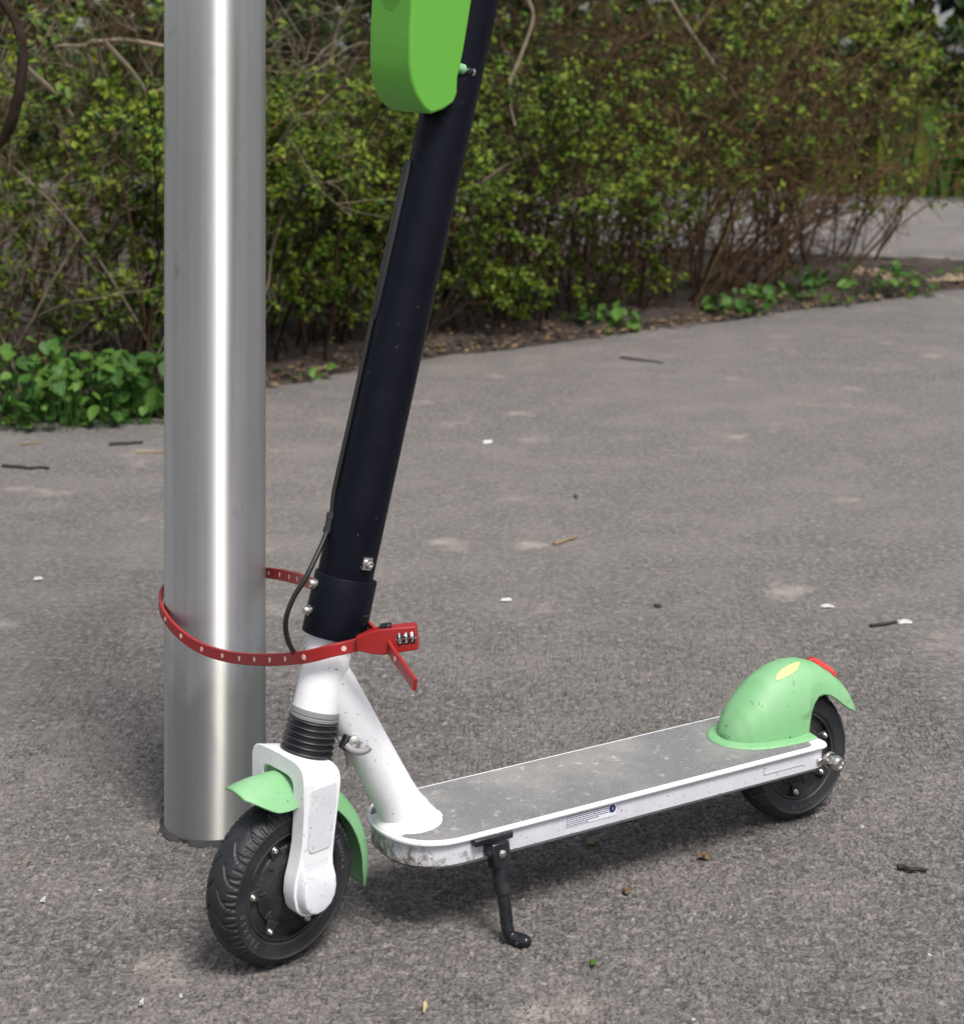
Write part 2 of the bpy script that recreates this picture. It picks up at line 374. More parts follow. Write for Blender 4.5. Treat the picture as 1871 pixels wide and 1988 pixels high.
# hedge front line: X -> Y of the asphalt's far edge
HX = np.array([-3.0, -1.555, -1.079, -.785, -.179, .598, 1.387, 2.578, 6.0]); HY = np.array([5.0, 5.79, 6.06, 6.51, 7.29, 7.88, 8.56, 9.61, 12.4])
def edge_y(x): return np.interp(x, HX, HY)

g = MB(); g.add([(-200, -60, -.06), (200, -60, -.06), (200, 400, -.06), (-200, 400, -.06)], [(0, 1, 2, 3)])
tag(g.build('ground', GRASSG, recalc=False, smooth=False), kind='structure')

def asphalt_sheet():
    xs = np.concatenate([np.linspace(-3, -.89, 60), np.arange(-.88, .90, .0019), np.linspace(.91, 6, 90)])
    t = [1.2]
    while t[-1] < 2.05: t.append(t[-1]+.05)
    while t[-1] < 2.9: t.append(t[-1]+.0020)
    st = .0021
    while t[-1] < 12.4: t.append(t[-1]+st); st *= 1.018
    ys = np.array(t); n, m = len(xs), len(ys)
    X, Y = np.meshgrid(xs, ys, indexing='ij')
    E = edge_y(X) + (vnoise(X, X*0, .11, 5)-.5)*.07 + (vnoise(X, X*0, .4, 6)-.5)*.10
    Y = np.minimum(Y, E)
    wx = X + (vnoise(X, Y, .007, 8)-.5)*.005; wy = Y + (vnoise(X, Y, .007, 9)-.5)*.005
    d, d_, hh = worley(wx, wy, .0082); e_, f_, h2 = worley(wx+.37, wy+.11, .0046)
    a1 = np.clip((d_-d)/.34, 0, 1); a2 = np.clip((f_-e_)/.40, 0, 1)
    big = a1**.6*(.25+.75*hh); fine_ = a2**.6*(.10+.5*h2)
    sel = vnoise(X, Y, .021, 14) + .25*vnoise(X, Y, .006, 15)
    stone = np.where(sel > .58, big, np.maximum(fine_, big*.55))*(.75+.5*vnoise(X, Y, .05, 12))
    fade = np.clip((4.4-Y)/1.4, 0, 1)*np.clip((Y-2.0)/.1, 0, 1)*np.clip((.88-np.abs(X))/.08, 0, 1)
    Z = (stone*.0060 - .0038)*fade + (vnoise(X, Y, .35, 3)-.5)*.004*(np.abs(Y-2.4) > .9)
    V = np.stack([X, Y, Z], -1).reshape(-1, 3)
    i, j = np.meshgrid(np.arange(n-1), np.arange(m-1), indexing='ij'); a = (i*m+j).ravel()
    Q = np.stack([a, a+m, a+m+1, a+1], 1)
    keep = np.abs(V[Q[:, 3], 1]-V[Q[:, 0], 1]) + np.abs(V[Q[:, 2], 1]-V[Q[:, 1], 1]) > 1e-5
    o = mesh_np('asphalt_pavement', V, Q[keep], ASPH, smooth=True)
    at = o.data.attributes.new('pit', 'FLOAT', 'POINT'); at.data.foreach_set('value', (np.clip((.30-stone)/.22, 0, 1)*fade*.95).astype(np.float32).ravel()); tag(o, kind='structure')
asphalt_sheet()
# near part of the pavement behind and beside the camera
g = MB(); g.add([(-12, -14, -.004), (12, -14, -.004), (12, 1.3, -.004), (-12, 1.3, -.004)], [(0, 1, 2, 3)])
g.add([(-12, 1.3, -.004), (-2.95, 1.3, -.004), (-2.95, 5.0, -.004), (-12, 1.0, -.004)], [(0, 1, 2, 3)])
g.add([(5.95, 1.3, -.004), (12, 1.3, -.004), (12, 16, -.004), (5.95, 12.3, -.004)], [(0, 1, 2, 3)])
tag(g.build('pavement', ASPH, recalc=False, smooth=False), kind='structure')

def soil_bed():
    xs = np.linspace(-5, 7, 240); ts = np.linspace(0, 1, 70)
    X, Tt = np.meshgrid(xs, ts, indexing='ij'); E = np.interp(X, np.r_[-5, HX, 7], np.r_[4., HY, 13.3])
    far = E*0 + np.maximum(E+1.2, np.interp(X, [-5, 0, 3, 7], [19, 12.5, 11.0, 14.2])+.3)
    Y = (E-.10) + Tt*(far-E+.10)
    Z = -.012 + .055*np.clip((Y-E)/.25, 0, 1) + (vnoise(X, Y, .13, 1)-.5)*.05*np.clip((Y-E)/.12, 0, 1) + (vnoise(X, Y, .045, 2)-.5)*.02*np.clip((Y-E)/.1, 0, 1)
    V = np.stack([X, Y, Z], -1).reshape(-1, 3); n, m = X.shape
    i, j = np.meshgrid(np.arange(n-1), np.arange(m-1), indexing='ij'); a = (i*m+j).ravel()
    tag(mesh_np('soil_bed', V, np.stack([a, a+m, a+m+1, a+1], 1), SOIL, smooth=True), kind='structure')
soil_bed()
# raised path behind the hedge, with a dark cut edge towards the camera
def back_path():
    xs = np.linspace(-9, 11, 80); n0 = np.interp(xs, [-9, -3, -1, 0, 2.6, 3.4, 5, 11], [22, 16.5, 13.4, 12.0, 10.75, 10.45, 9.9, 9.0]); f0 = np.interp(xs, [-9, -3, 0, 3.3, 4.4, 7, 11], [25, 20, 18.2, 16.3, 15.4, 14.0, 12.5])
    b = MB(); V = []; 
    for x, a, f in zip(xs, n0, f0): V += [(x, a+.02, -.05), (x, a, .045), (x, a+.06, .06), (x, (a+f)/2, .10), (x, f, .09)]
    for i in range(len(xs)-1):
        for j in range(4):
            b.add([V[i*5+j], V[(i+1)*5+j], V[(i+1)*5+j+1], V[i*5+j+1]], [(0, 1, 2, 3)], 1 if j == 0 else 0)
    o = b.build('back_path', [ASPH2, BARK_D], recalc=False, smooth=False); tag(o, kind='structure')
back_path()

# ------------------------------------------------------------------ steel pole
pc = np.array([-.4045, 2.722]); PR = .0762
pole = empty('steel_pole', (pc[0], pc[1], 0))
tag(pole, 'thick brushed stainless steel pole standing in front of the hedge', 'pole')
b = MB(); b.lathe([(PR, -.08), (PR, .02), (PR, .6), (PR, 1.2), (PR, 2.0), (PR, 3.3), (PR-.004, 3.306)], (0, 0, 0), (0, 0, 1), 96); b.build('shaft', POLE, pole)
b = MB(); b.lathe([(.0, 3.302), (PR-.004, 3.3065), (PR-.006, 3.318), (.03, 3.335), (.0, 3.338)][::1], (0, 0, 0), (0, 0, 1), 48); b.build('cap', GREYP, pole)
# ragged sealing joint where the pole enters the asphalt
b = MB(); b.lathe([(PR+.0005, .005), (PR+.003, .004), (PR+.007, .001), (PR+.010, -.006)], (0, 0, 0), (0, 0, 1), 64,
      rfun=lambda r, h, a: r + (.004*(.5+.5*math.sin(3*a+1))*math.sin(7*a) + .002*math.sin(13*a))*(r > PR+.003)); b.build('joint_seal', NM('dark joint filler', col=(.03, .029, .028), rough=.9).m, pole)

# ------------------------------------------------------------------ scooter
SC = empty('electric_scooter', (O_[0], O_[1], 0), math.atan2(S_[1], S_[0]))
tag(SC, 'white and green kick scooter with black stem locked to the steel pole', 'scooter')
I = lambda V: V

# deck -------------------------------------------------------------
ZT = .137; HW = .089
def deck_outline(ins=0., slot=True, back=.852):
    w = HW-ins; x0 = .134+ins; pts = []
    rx, e = .082, 2.3
    for t in np.linspace(0, math.pi/2, 15): pts.append((x0+rx - rx*math.cos(t)**(2/e), -w*math.sin(t)**(2/e)))
    near = pts; far = [(x, -y) for x, y in pts[1:]][::-1]
    bk = back-ins
    cr = [(bk-.012, -w), (bk-.004, -w+.003), (bk, -w+.012)]
    if slot:
        sl = [(bk, -.054-ins), (.755, -.050), (.742, -.042), (.738, -.02), (.738, .02), (.742, .042), (.755, .050), (bk, .054+ins)]
    else: sl = [(bk, 0)]
    return near + cr + sl + [(x, -y) for x, y in cr[::-1]] + far
b = MB(); P3 = lambda x, y, z: (x, y, z)
b.prism(deck_outline(0), P3, ZT-.0065, ZT)
deck = b.build('deck', WHITE, SC, bevel=.0022, seg=2)
b = MB(); bo = deck_outline(.0055); n = len(bo); lo = deck_outline(.012)
V = [(x, y, ZT-.0065) for x, y in bo] + [(x, y, ZT-.034) for x, y in bo] + [(x, y, ZT-.0405) for x, y in lo]
Fc = [tuple(range(n)), tuple(range(2*n, 3*n))[::-1]] + [(i, (i+1) % n, n+(i+1) % n, n+i) for i in range(n)] + [(n+i, n+(i+1) % n, 2*n+(i+1) % n, 2*n+i) for i in range(n)]
b.add(V, Fc); b.build('side_panel', SIDE, deck)
# grip tape with a notch round the down tube
gi = .0055; w = HW-gi; go = [p for p in deck_outline(gi, slot=False, back=.832)]
half = len([p for p in go if p[1] < 0 and p[0] < .232])
near_side = [p for p in go if p[1] < -.036]; far_side = [p for p in go if p[1] > .036]
notch = [(.168, .046), (.195, .044), (.215, .036), (.228, .022), (.232, .004), (.228, -.012), (.215, -.024), (.195, -.031), (.168, -.036)]
mat_poly = near_side + [p for p in go if abs(p[1]) <= .036 and p[0] > .5] + far_side + notch
b = MB(); b.prism(mat_poly, P3, ZT-.003, ZT+.0005); b.build('grip_tape', GRIP, deck, sharp=60)
# side slot and warning label on the near side
ys = -(HW-.0055)-.0006
b = MB()
for (xa, xb, za, zb) in ((.727, .805, .1135, .1147), (.727, .7282, .1135, .124), (.727, .733, .1225, .1235)): b.box(((xa+xb)/2, ys, (za+zb)/2), (xb-xa, .0008, zb-za))
b.build('panel_groove', INKG, deck, smooth=False)
def label():
    b = MB(); x0, x1, z0, z1 = .376, .462, .1125, .1292; y = -(HW-.0055)-.0005
    b.box(((x0+x1)/2, y, (z0+z1)/2), (x1-x0, .0006, z1-z0))
    rr = random.Random(3)
    for r in range(6):
        zz = z1-.0018-r*.0026; x = x0+.002; end = x1-.011-(0 if r < 4 else (r-3)*.018)
        while x < end:
            L = rr.uniform(.002, .007); L = min(L, end-x)
            b.box((x+L/2, y-.0005, zz), (L, .0004, .0008), mi=1); x += L+.0009
    c = (x1-.0062, y-.0004, z1-.0062)
    b.lathe([(.0054, .0), (.0054, .0004), (0, .0006)], c, (0, -1, 0), 24, mi=2)
    V, Fc = text_geo('i', .006); b.add([(c[0]+p[0], c[1]-.0009-p[2], c[2]+p[1]) for p in V], Fc, 0)
    o = b.build('warning_label', [PAPER, INKB, BLUE], deck, smooth=False, recalc=False); o['label'] = 'small printed label with blue round symbol'
label()

# down tube and head tube ------------------------------------------
D0 = np.array([.180, 0, ZT+.001]); D1 = np.array([.062, 0, .352])
dt = MB(); pts = [D0 + (D1-D0)*t for t in (-.02, .03, .06, .10, .2, .5, .8, 1.)]
dt.tube(pts, [.0365, .0355, .0335, .0312, .0296, .029, .029, .0285], 40)
dtube = dt.build('down_tube', WHITE, SC)
b = MB(); b.lathe([(.046, .0), (.044, .0035), (.040, .008), (.036, .012)], (D0[0]+.001, 0, ZT+.0005), (0, 0, 1), 40, rfun=lambda r, h, a: r)
b.build('weld_foot', WHITE, dtube)
ht = MB(); ht.lathe([(.0295, qz(.302)), (.0305, qz(.303)), (.0305, qz(.33)), (.0305, qz(.41)), (.029, qz(.415))], A_, K_, 48)
htube = ht.build('head_tube', WHITE, SC)
# cable hook on the down tube
hk = MB()
q = lambda u, v, y=-.030: px_y(u, v, y)
hk.lathe([(.0085, 0), (.0085, .006), (.0065, .007), (.0065, .009), (.0035, .0095), (.0035, .005), (0, .005)], q(686, 1441, -.026), (-.3, -1, .1), 20)
hk.build('hook_bolt', CHROME, dtube)
hk = MB(); hk.tube(spline([q(672, 1447), q(683, 1456, -.036), q(698, 1460, -.040), (q(711, 1457, -.042)), q(717, 1451, -.042)], 6), [.0045]*25, 10); hk.build('hook', GREYP, dtube)
hk = MB(); hk.box(q(674, 1443, -.024), (.016, .012, .018), [[.87, 0, -.5], [0, 1, 0], [.5, 0, .87]]); hk.build('hook_base', RUBBER, dtube, bevel=.002)
b = MB(); b.tube(spline([q(655, 1424, .0), q(664, 1440, -.012), q(673, 1459, -.016), (q(678, 1478, -.018)), (q(675, 1495, -.018)), q(665, 1510, -.015)], 6), .0040, 10); b.build('motor_cable', CABLE_G, SC)

# wheels --------------------------------------------------------------
def tyre_depth(a, h, R):
    """groove depth of the tread at angle a, lateral position h"""
    s = abs(h); N = 22; d = 0.
    side = 1 if h > 0 else -1
    def band(x, w): x = (x+.5) % 1-.5; return abs(x) < w
    t = a/(2*math.pi)*N + (.25 if side > 0 else 0)
    arc = t + .75*(max(0, (.026-s)/.022))**1.7
    if .006 < s < .030 and band(arc, .065): d = .0023
    if .0135 < s < .0285 and (band(t+.30, .065)): d = .0016
    if .0195 < s < .0295 and (band(t-.32, .065) or band(t+.02, .05)): d = .0018
    if s >= .0262 and band(t*3, .22): d = .0026
    return d
def tyre(R, name, parent, T, c, letters):
    prof = []
    # outer contour, lateral h from -.03 to .03
    hs_ = np.r_[np.linspace(-.0292, .0292, 49)]
    for h in hs_:
        s = abs(h)/.0302; r = R - .0135*s**2.9
        prof.append((r, h))
    seg = 352; k = np.array([0, 1., 0]); e1 = np.array([1., 0, 0]); e2 = np.array([0, 0, 1.])
    V = []
    for r, h in prof:
        for j in range(seg):
            a = 2*math.pi*j/seg; rr = r - tyre_depth(a, h, R); V.append(c + k*h + rr*(math.cos(a)*e1+math.sin(a)*e2))
    m = len(prof); side = [(R-.0138, .0296), (R-.0152, .0302), (R-.0162, .0292), (R-.018, .0286), (R-.027, .0280), (R-.0315, .0272), (R-.0335, .0255), (R-.034, .018)]
    ring = [(r, h) for r, h in side]
    for r, h in ring:
        for j in range(seg):
            a = 2*math.pi*j/seg; V.append(c + k*h + r*(math.cos(a)*e1+math.sin(a)*e2))
    for r, h in ring:
        for j in range(seg):
            a = 2*math.pi*j/seg; V.append(c - k*h + r*(math.cos(a)*e1+math.sin(a)*e2))
    rows = [(i, i+1) for i in range(m-1)] + [(m-1, m)] + [(m+i, m+i+1) for i in range(len(ring)-1)]
    o2 = m+len(ring); rows += [(o2, 0)] + [(o2+i+1, o2+i) for i in range(len(ring)-1)] + [(o2-1, o2+len(ring)-1)]
    Fc = [(i*seg+j, i*seg+(j+1) % seg, i2*seg+(j+1) % seg, i2*seg+j) for i, i2 in rows for j in range(seg)]
    b = MB(); b.add(V, Fc)
    for body, a0, size, inward in letters:
        for ii, ch in enumerate(body):
            a = a0 + (1 if inward else -1)*ii*size*.95/(R-.0245); Vt, Ft = text_geo(ch, size)
            if len(Vt) == 0: continue
            rad = R-.0245; rd = np.array([math.cos(a), 0, math.sin(a)]); tg = np.array([-math.sin(a), 0, math.cos(a)])
            up = -rd if inward else rd; rt = tg if inward else -tg
            b.add([c + rd*rad + rt*p[0] + up*p[1] + np.array([0, -.0284-(p[2]+.0002)*1.0, 0]) for p in Vt], Ft, 1)
    return b.build(name, [TYRE, LET], parent, T=T, sharp=30, recalc=False)
def wheel(name, c, R, T, phase, nb=6, letters=()):
    root = MB()
    # rim + motor shell
    rr = R-.034
    pr = [(rr, .018), (rr+.001, .0245), (rr-.0015, .026), (rr-.004, .0255), (rr-.0055, .018), (rr-.017, .0165), (rr-.0195, .021), (rr-.030, .0235), (rr-.036, .0265), (.014, .027), (.011, .031), (0, .031)]
    root.lathe(pr, c, (0, 1, 0), 96); root.lathe(pr, c, (0, -1, 0), 96)
    root.lathe([(rr, -.0185), (rr, .0185)], c, (0, 1, 0), 96)
    w = root.build(name, HUB, SC, T=T, sharp=30)
    tyre(R, 'tyre', w, T, np.asarray(c, float), letters)
    for i in range(nb):
        a = phase + i*2*math.pi/nb; d = np.array([math.cos(a), 0, math.sin(a)]); tg = np.array([-math.sin(a), 0, math.cos(a)])
        p = np.asarray(c) + d*(rr-.0105) + np.array([0, -.0195, 0])
        b = MB(); b.prism([(-.0085, -.013), (.0085, -.013), (.0065, .003), (.0035, .0062), (-.0035, .0062), (-.0065, .003)], lambda x, y, h: p + tg*x + d*y + np.array([0, -h, 0]), -.004, .003)
        b.build('lug', HUB, w, T=T, bevel=.0008)
        b = MB(); b.lathe([(.0042, 0), (.0042, .0012), (.0036, .0018), (.0030, .0018)], p + np.array([0, -.003, 0]), (0, -1, 0), 16)
        b.lathe([(.0031, .0), (.0031, .004), (.0026, .0046), (.0013, .0046), (.0013, .003), (0, .003)], p + np.array([0, -.003, 0]), (0, -1, 0), 16)
        b.build('screw', CHROME, w, T=T)
    # cast ribs on the motor cover
    b = MB()
    for i in range(9):
        a = phase+.35+i*.7; d = np.array([math.cos(a), 0, math.sin(a)]); tg = np.array([-math.sin(a), 0, math.cos(a)])
        b.box(np.asarray(c)+d*(rr-.027)+np.array([0, -.0228, 0]), (.014 if i % 3 else .009, .003, .0022), [d, [0, 1, 0], tg])
    b.build('cover_rib', HUB, w, T=T, bevel=.0006)
    return w
FC = np.array([-.007, 0, .1035]); RC = np.array([.850, 0, .0985])
wheel('front_wheel', FC, .1045, steer, R_(118), 6, [('200X50', R_(226), .0105, False), ('INNOVA', R_(32), .0095, False)])
wheel('rear_wheel', RC, .0995, I, R_(-98), 6, [('INNOVA', R_(-70), .0095, False), ('200X50', R_(140), .0105, False)])

# rear axle nut
b = MB(); c0 = np.array([.853, -HW+.005, .111])
b.lathe([(.0125, .0), (.0125, .003), (.0115, .0035)], c0, (0, -1, 0), 24)
b.lathe([(.0108, .003), (.0112, .012), (.0105, .020), (.0080, .0235), (.0062, .0240), (.0055, .0215), (0, .0215)], c0, (.05, -1, .0), 28)
b.build('axle_nut', CHROME, SC)
b = MB(); b.lathe([(.0052, 0), (.0052, .003), (.0035, .005), (0, .005)], (.834, -HW+.005, .1135), (0, -1, 0), 20); b.build('dropout_screw', CHROME, SC)

# rear fender -----------------------------------------------------------
TX = np.array([.718, .7215, .730, .742, .760, .786, .8166, .842, .868, .895, .917, .935, .947, .954, .957])
TZ = np.array([.139, .152, .168, .184, .2010, .2215, .2345, .2385, .2365, .2275, .2135, .1985, .1845, .1740, .1660])
CXs = np.array([.718, .8455, .8460, .8485, .8525, .859, .8695, .882, .8955, .908, .920, .934, .945, .952, .957])
CZs = np.array([.139, .139, .148, .160, .1705, .1815, .1895, .1905, .1865, .1785, .1690, .1590, .1530, .1505, .1500])
WX = np.array([.718, .722, .730, .744, .765, .81, .86, .91, .942, .957]); WW = np.array([.008, .017, .028, .039, .0475, .053, .054, .051, .045, .037])
fe_x = np.unique(np.concatenate([np.linspace(.7181, .9569, 80), np.linspace(.8440, .8700, 22)]))
def fender_pt(x, t):          # t in -1..1 across (t=-1 near bottom edge)
    zt = np.interp(x, TX, TZ); zc = np.interp(x, CXs, CZs); w = np.interp(x, WX, WW)
    # superellipse over the deck plane, truncated at zc
    nn = 2.35; base = .136
    H = max(zt-base, .0005); smin = min(max((zc-base)/H, 0), .995)
    ymax = w*(1-smin**nn)**(1/nn)
    ang = math.pi/2*abs(t)
    # parameterise by angle between top and the cut
    amax = math.atan2(ymax/w, smin); a = amax*abs(t); sy, cz = math.sin(a), math.cos(a)
    k = (abs(sy)**nn + abs(cz)**nn)**(-1/nn)
    y = w*k*sy*(1 if t > 0 else -1); z = base + H*k*cz
    # shallow relief round the wheel opening
    if x > .80:
        dist = math.hypot(max(0, .846-x), 0) if z < .17 else abs(z-zc)*.8
        e = max(0, 1-dist/.026); e = e*e*(3-2*e); y *= 1-.075*e*min(1, (x-.80)/.03)
    return np.array([x, y, z])
b = MB(); b.grid([[fender_pt(x, t) for t in np.linspace(-1, 1, 61)] for x in fe_x])
fen = b.build('rear_fender', GREEN_P, SC, solid=.0028, sharp=80)
# flange on the deck
b = MB(); xs_ = np.r_[np.linspace(.7183, .745, 14), np.linspace(.755, .846, 12)]
loop = [fender_pt(x, -1)[:2] for x in xs_[::-1]] + [fender_pt(x, 1)[:2] for x in xs_]
loop = np.array(loop); d = np.gradient(loop, axis=0); nrm = np.stack([d[:, 1], -d[:, 0]], 1); nrm /= np.linalg.norm(nrm, axis=1)[:, None]
if nrm[len(loop)//2][0] > 0: nrm = -nrm
rows = []
for off, z in ((-.003, .1425), (.002, .1420), (.010, .1405), (.0145, .1395), (.0150, .1378)):
    p = loop+nrm*off; rows.append(np.c_[p, np.full(len(p), z)])
b.grid(np.array(rows).transpose(1, 0, 2)); b.build('flange', GREEN_P, fen, sharp=80)
def patch(name, x0, x1, t0, t1, off, mat, ellipse=True, tilt=0, n=14):
    rows = []
    cxm, ctm = (x0+x1)/2, (t0+t1)/2
    b = MB(); V = []; Fc = []
    rings = 5
    for i in range(rings+1):
        for j in range(28):
            a = 2*math.pi*j/28; f = i/rings
            if ellipse: du, dv = math.cos(a), math.sin(a)
            else:
                m_ = max(abs(math.cos(a)), abs(math.sin(a)))**.8; du, dv = math.cos(a)/m_, math.sin(a)/m_
            x = cxm+(x1-x0)/2*du*f; t = ctm+(t1-t0)/2*dv*f + tilt*(x-cxm)
            p = fender_pt(x, t); px = fender_pt(x+.001, t); pt = fender_pt(x, t+.01); nn = np.cross(px-p, pt-p); nn /= np.linalg.norm(nn); nn = nn if nn[2] > 0 else -nn
            o_ = off if np.isscalar(off) else np.interp(f, [0, .8, 1], off)
            V.append(p+nn*o_)
    for i in range(rings):
        for j in range(28): Fc.append((i*28+j, i*28+(j+1) % 28, (i+1)*28+(j+1) % 28, (i+1)*28+j))
    b.add(V, Fc); return b.build(name, mat, fen, sharp=60)
patch('yellow_sticker', .802, .858, -.335, -.185, .0007, YEL, tilt=1.2)
patch('reflector', .893, .936, -.30, .30, (.008, .007, .0008), REDR, ellipse=False)

# kickstand ----------------------------------------------------------------
ks = MB(); ks.box((.258, -.0885, .1275), (.060, .012, .009)); ks.box((.262, -.084, .118), (.030, .012, .024))
kst = ks.build('kickstand', BLACK, SC, bevel=.002)
kk = MB(); kt = np.array([.2615, -.0965, .121]); kb = np.array([.264, -.1175, .017]); kd = (kb-kt)/np.linalg.norm(kb-kt)
kx = np.array([1., 0, 0]); kx = kx-kd*(kx @ kd); kx /= np.linalg.norm(kx); ky = np.cross(kd, kx)
kk.box(kt+kd*.012, (.027, .019, .032), [kx, ky, kd]); kk.build('pivot_block', BLACK, kst, bevel=.0025)
b = MB(); b.lathe([(.0055, 0), (.0052, .0022), (.0030, .0035), (0, .004)], kt+kd*.008-np.array([0, .0095, 0]), (-.1, -1, .0), 20); b.build('rivet', CHROME, kst)
b = MB(); b.tube([kt+kd*.020, kt+kd*.060, kt+kd*.0605], [.0105, .0108, .0095], 20); b.build('upper_leg', BLACK, kst)
b = MB(); L = np.linalg.norm(kb-kt)
b.tube(spline([kt+kd*.055, kt+kd*(L-.022), kb+np.array([-.0005, .0, .002]), kb+np.array([.003, -.004, -.0075]), kb+np.array([.012, -.018, -.0105]), kb+np.array([.0165, -.027, -.0100])], 6),
       np.interp(np.linspace(0, 1, 31), [0, .35, .6, .8, .93, 1], [.0085, .0085, .0082, .0085, .0075, .0045]), 18)
b.build('foot', BLACK, kst)

# fork ------------------------------------------------------------------------
LZ0 = np.array([.0720, .0735, .0765, .082, .088, .105, .122, .142, .165, .205, .247]); LX0 = np.array([.001, -.006, -.013, -.019, -.0225, -.0265, -.0255, -.020, -.0155, -.0140, -.0165])
LZ1 = np.array([.0720, .0735, .0765, .081, .093, .108, .122, .140, .165, .205, .247]); LX1 = np.array([.007, .016, .0225, .0285, .036, .0385, .0365, .0345, .0365, .041, .0445])
def fork_mesh():
    st = [((-.055, z), (-.0315, z)) for z in (.0720, .0735, .0765, .0815, .088, .096, .105, .114, .122, .131, .141, .153, .168, .186, .205, .222)]
    st += [((-.0550, .236), (-.0315, .229)), ((-.0543, .246), (-.0303, .2335)), ((-.0515, .2535), (-.027, .237)), ((-.046, .2585), (-.023, .2388)), ((-.038, .2612), (-.018, .2397)), ((-.020, .2625), (-.010, .2400)), ((0, .2628), (0, .2400))]
    st += [((-a[0], a[1]), (-b_[0], b_[1])) for a, b_ in st[:-1][::-1]]
    V = []
    for a, b_ in st:
        for (y, z), e in ((a, 0), (b_, 1)):
            x0, x1 = np.interp(z, LZ0, LX0), np.interp(z, LZ1, LX1)
            for x in ((x0, x1) if e == 0 else (x1, x0)):
                k = min(1, max(0, (z-.195)/.045)); k = k*k*(3-2*k); V.append((x, y, z-(x-.012)*.26*k))
    n = len(st); Fc = [(i*4+j, i*4+(j+1) % 4, (i+1)*4+(j+1) % 4, (i+1)*4+j) for i in range(n-1) for j in range(4)] + [(3, 2, 1, 0), tuple((n-1)*4+j for j in range(4))]
    b = MB(); b.add(V, Fc); return b
fk = fork_mesh().build('fork', WHITE, SC, T=steer, bevel=.0042, seg=3, sharp=50)
# axle cover bulge on the near leg
def bulge(side):
    b = MB(); ys = (.054*side, .064*side, .0685*side, .0690*side)
    rings = []
    out = [(-.0145, .156), (-.0185, .140), (-.0225, .122), (-.0235, .105), (-.0200, .090), (-.0115, .0795), (.0005, .0748), (.0145, .0762), (.0265, .0835), (.0335, .095), (.0358, .109), (.0340, .123), (.0325, .140), (.0335, .156)]
    c = np.array([.0075, .104])
    for y, sc in zip((.0535*side, .0625*side, .0670*side, .0680*side), (1, .93, .85, .74)):
        rings.append([((x-c[0])*sc+c[0], y if z < .128 else y+(.0540*side-y)*min(1, (z-.128)/.024), (z-c[1])*sc+c[1]) for x, z in out])
    n = len(out); V = [p for r in rings for p in r]
    Fc = [(i*n+j, i*n+(j+1) % n, (i+1)*n+(j+1) % n, (i+1)*n+j) for i in range(3) for j in range(n)] + [tuple(3*n+j for j in range(n)), tuple(range(n))]
    b.add(V, Fc); return b
bulge(-1).build('axle_cover', WHITE_DIRTY, fk, T=steer, bevel=.001, sharp=40)
bulge(1).build('axle_cover', WHITE_DIRTY, fk, T=steer, bevel=.001, sharp=40)
# inset panel on the near leg
b = MB(); pp = [(-.006, .236), (.036, .236), (.0365, .210), (.031, .166), (.0295, .157), (.026, .1535), (.000, .1535), (-.0045, .1555), (-.0075, .161), (-.0075, .20)]
b.prism(pp, lambda x, z, y: (x, y, z), -.0562, -.0545); b.build('leg_panel', WHITE_DIRTY, fk, T=steer, bevel=.0012)
# front fender --------------------------------------------------------------------
FT = np.radians([-19, -10, 0, 20, 40, 65, 90, 103, 110, 116, 120]); FR = np.array([.1375, .1345, .132, .1275, .1265, .1310, .1390, .1460, .1510, .1550, .1575])
FWd = np.array([.026, .032, .0335, .034, .035, .038, .0410, .0430, .0415, .034, .020]); FD = np.array([.010, .019, .021, .022, .023, .026, .031, .0345, .032, .019, .006])
FP = np.array([4.5, 4.5, 4.5, 4.2, 3.6, 2.8, 2.2, 2.0, 2.0, 2.0, 2.0])
def sm(th, ys):
    i = min(max(int(np.searchsorted(FT, th))-1, 0), len(FT)-2); t = (th-FT[i])/(FT[i+1]-FT[i]); m = np.gradient(ys, FT); h = FT[i+1]-FT[i]
    return (2*t**3-3*t*t+1)*ys[i]+(t**3-2*t*t+t)*h*m[i]+(-2*t**3+3*t*t)*ys[i+1]+(t**3-t*t)*h*m[i+1]
def ff(th, t):
    r = sm(th, FR); w = sm(th, FWd); dp = sm(th, FD)*abs(t)**sm(th, FP)
    return FC + np.array([(r-dp)*math.cos(th), w*t, (r-dp)*math.sin(th)])
b = MB(); b.grid([[ff(th, t) for t in np.sin(np.linspace(-1, 1, 33)*math.pi/2)] for th in np.linspace(FT[0], FT[-1], 90)])
b.build('front_fender', GREEN_P, SC, T=steer, solid=.0028, sharp=80)
b = MB(); b.box((.012, 0, .2385), (.040, .066, .010)); b.build('fender_bracket', GREEN_P, fk, T=steer, bevel=.002)

# bellows, seal ring ------------------------------------------------------------------
b = MB(); q0, q1 = qz(.2475), qz(.3005); prof = [(.022, q0-.004)]
nr = 7
prof += [(.0345, q0-.004), (.0348, q0)]
for i in range(nr):
    a0 = q0 + (q1-q0)*i/nr; dq = (q1-q0)/nr; rr = .0352-.0022*i/nr
    prof += [(rr-.0050, a0+dq*.12), (rr-.0055, a0+dq*.30), (rr-.001, a0+dq*.62), (rr, a0+dq*.74), (rr-.0006, a0+dq*.86), (rr-.0045, a0+dq*.99)]
prof += [(.029, q1+.001), (.02, q1+.001)]
b.lathe(prof, A_, K_, 56); b.build('rubber_bellows', RUBBER, SC, T=steer, sharp=70)
b = MB(); b.lathe([(.028, q1), (.0318, q1+.0005), (.0322, q1+.004), (.0312, q1+.0048), (.0312, q1+.0058), (.0324, q1+.0065), (.0324, q1+.0125), (.029, q1+.0135)], A_, K_, 56); b.build('seal_ring', GREYP, SC)

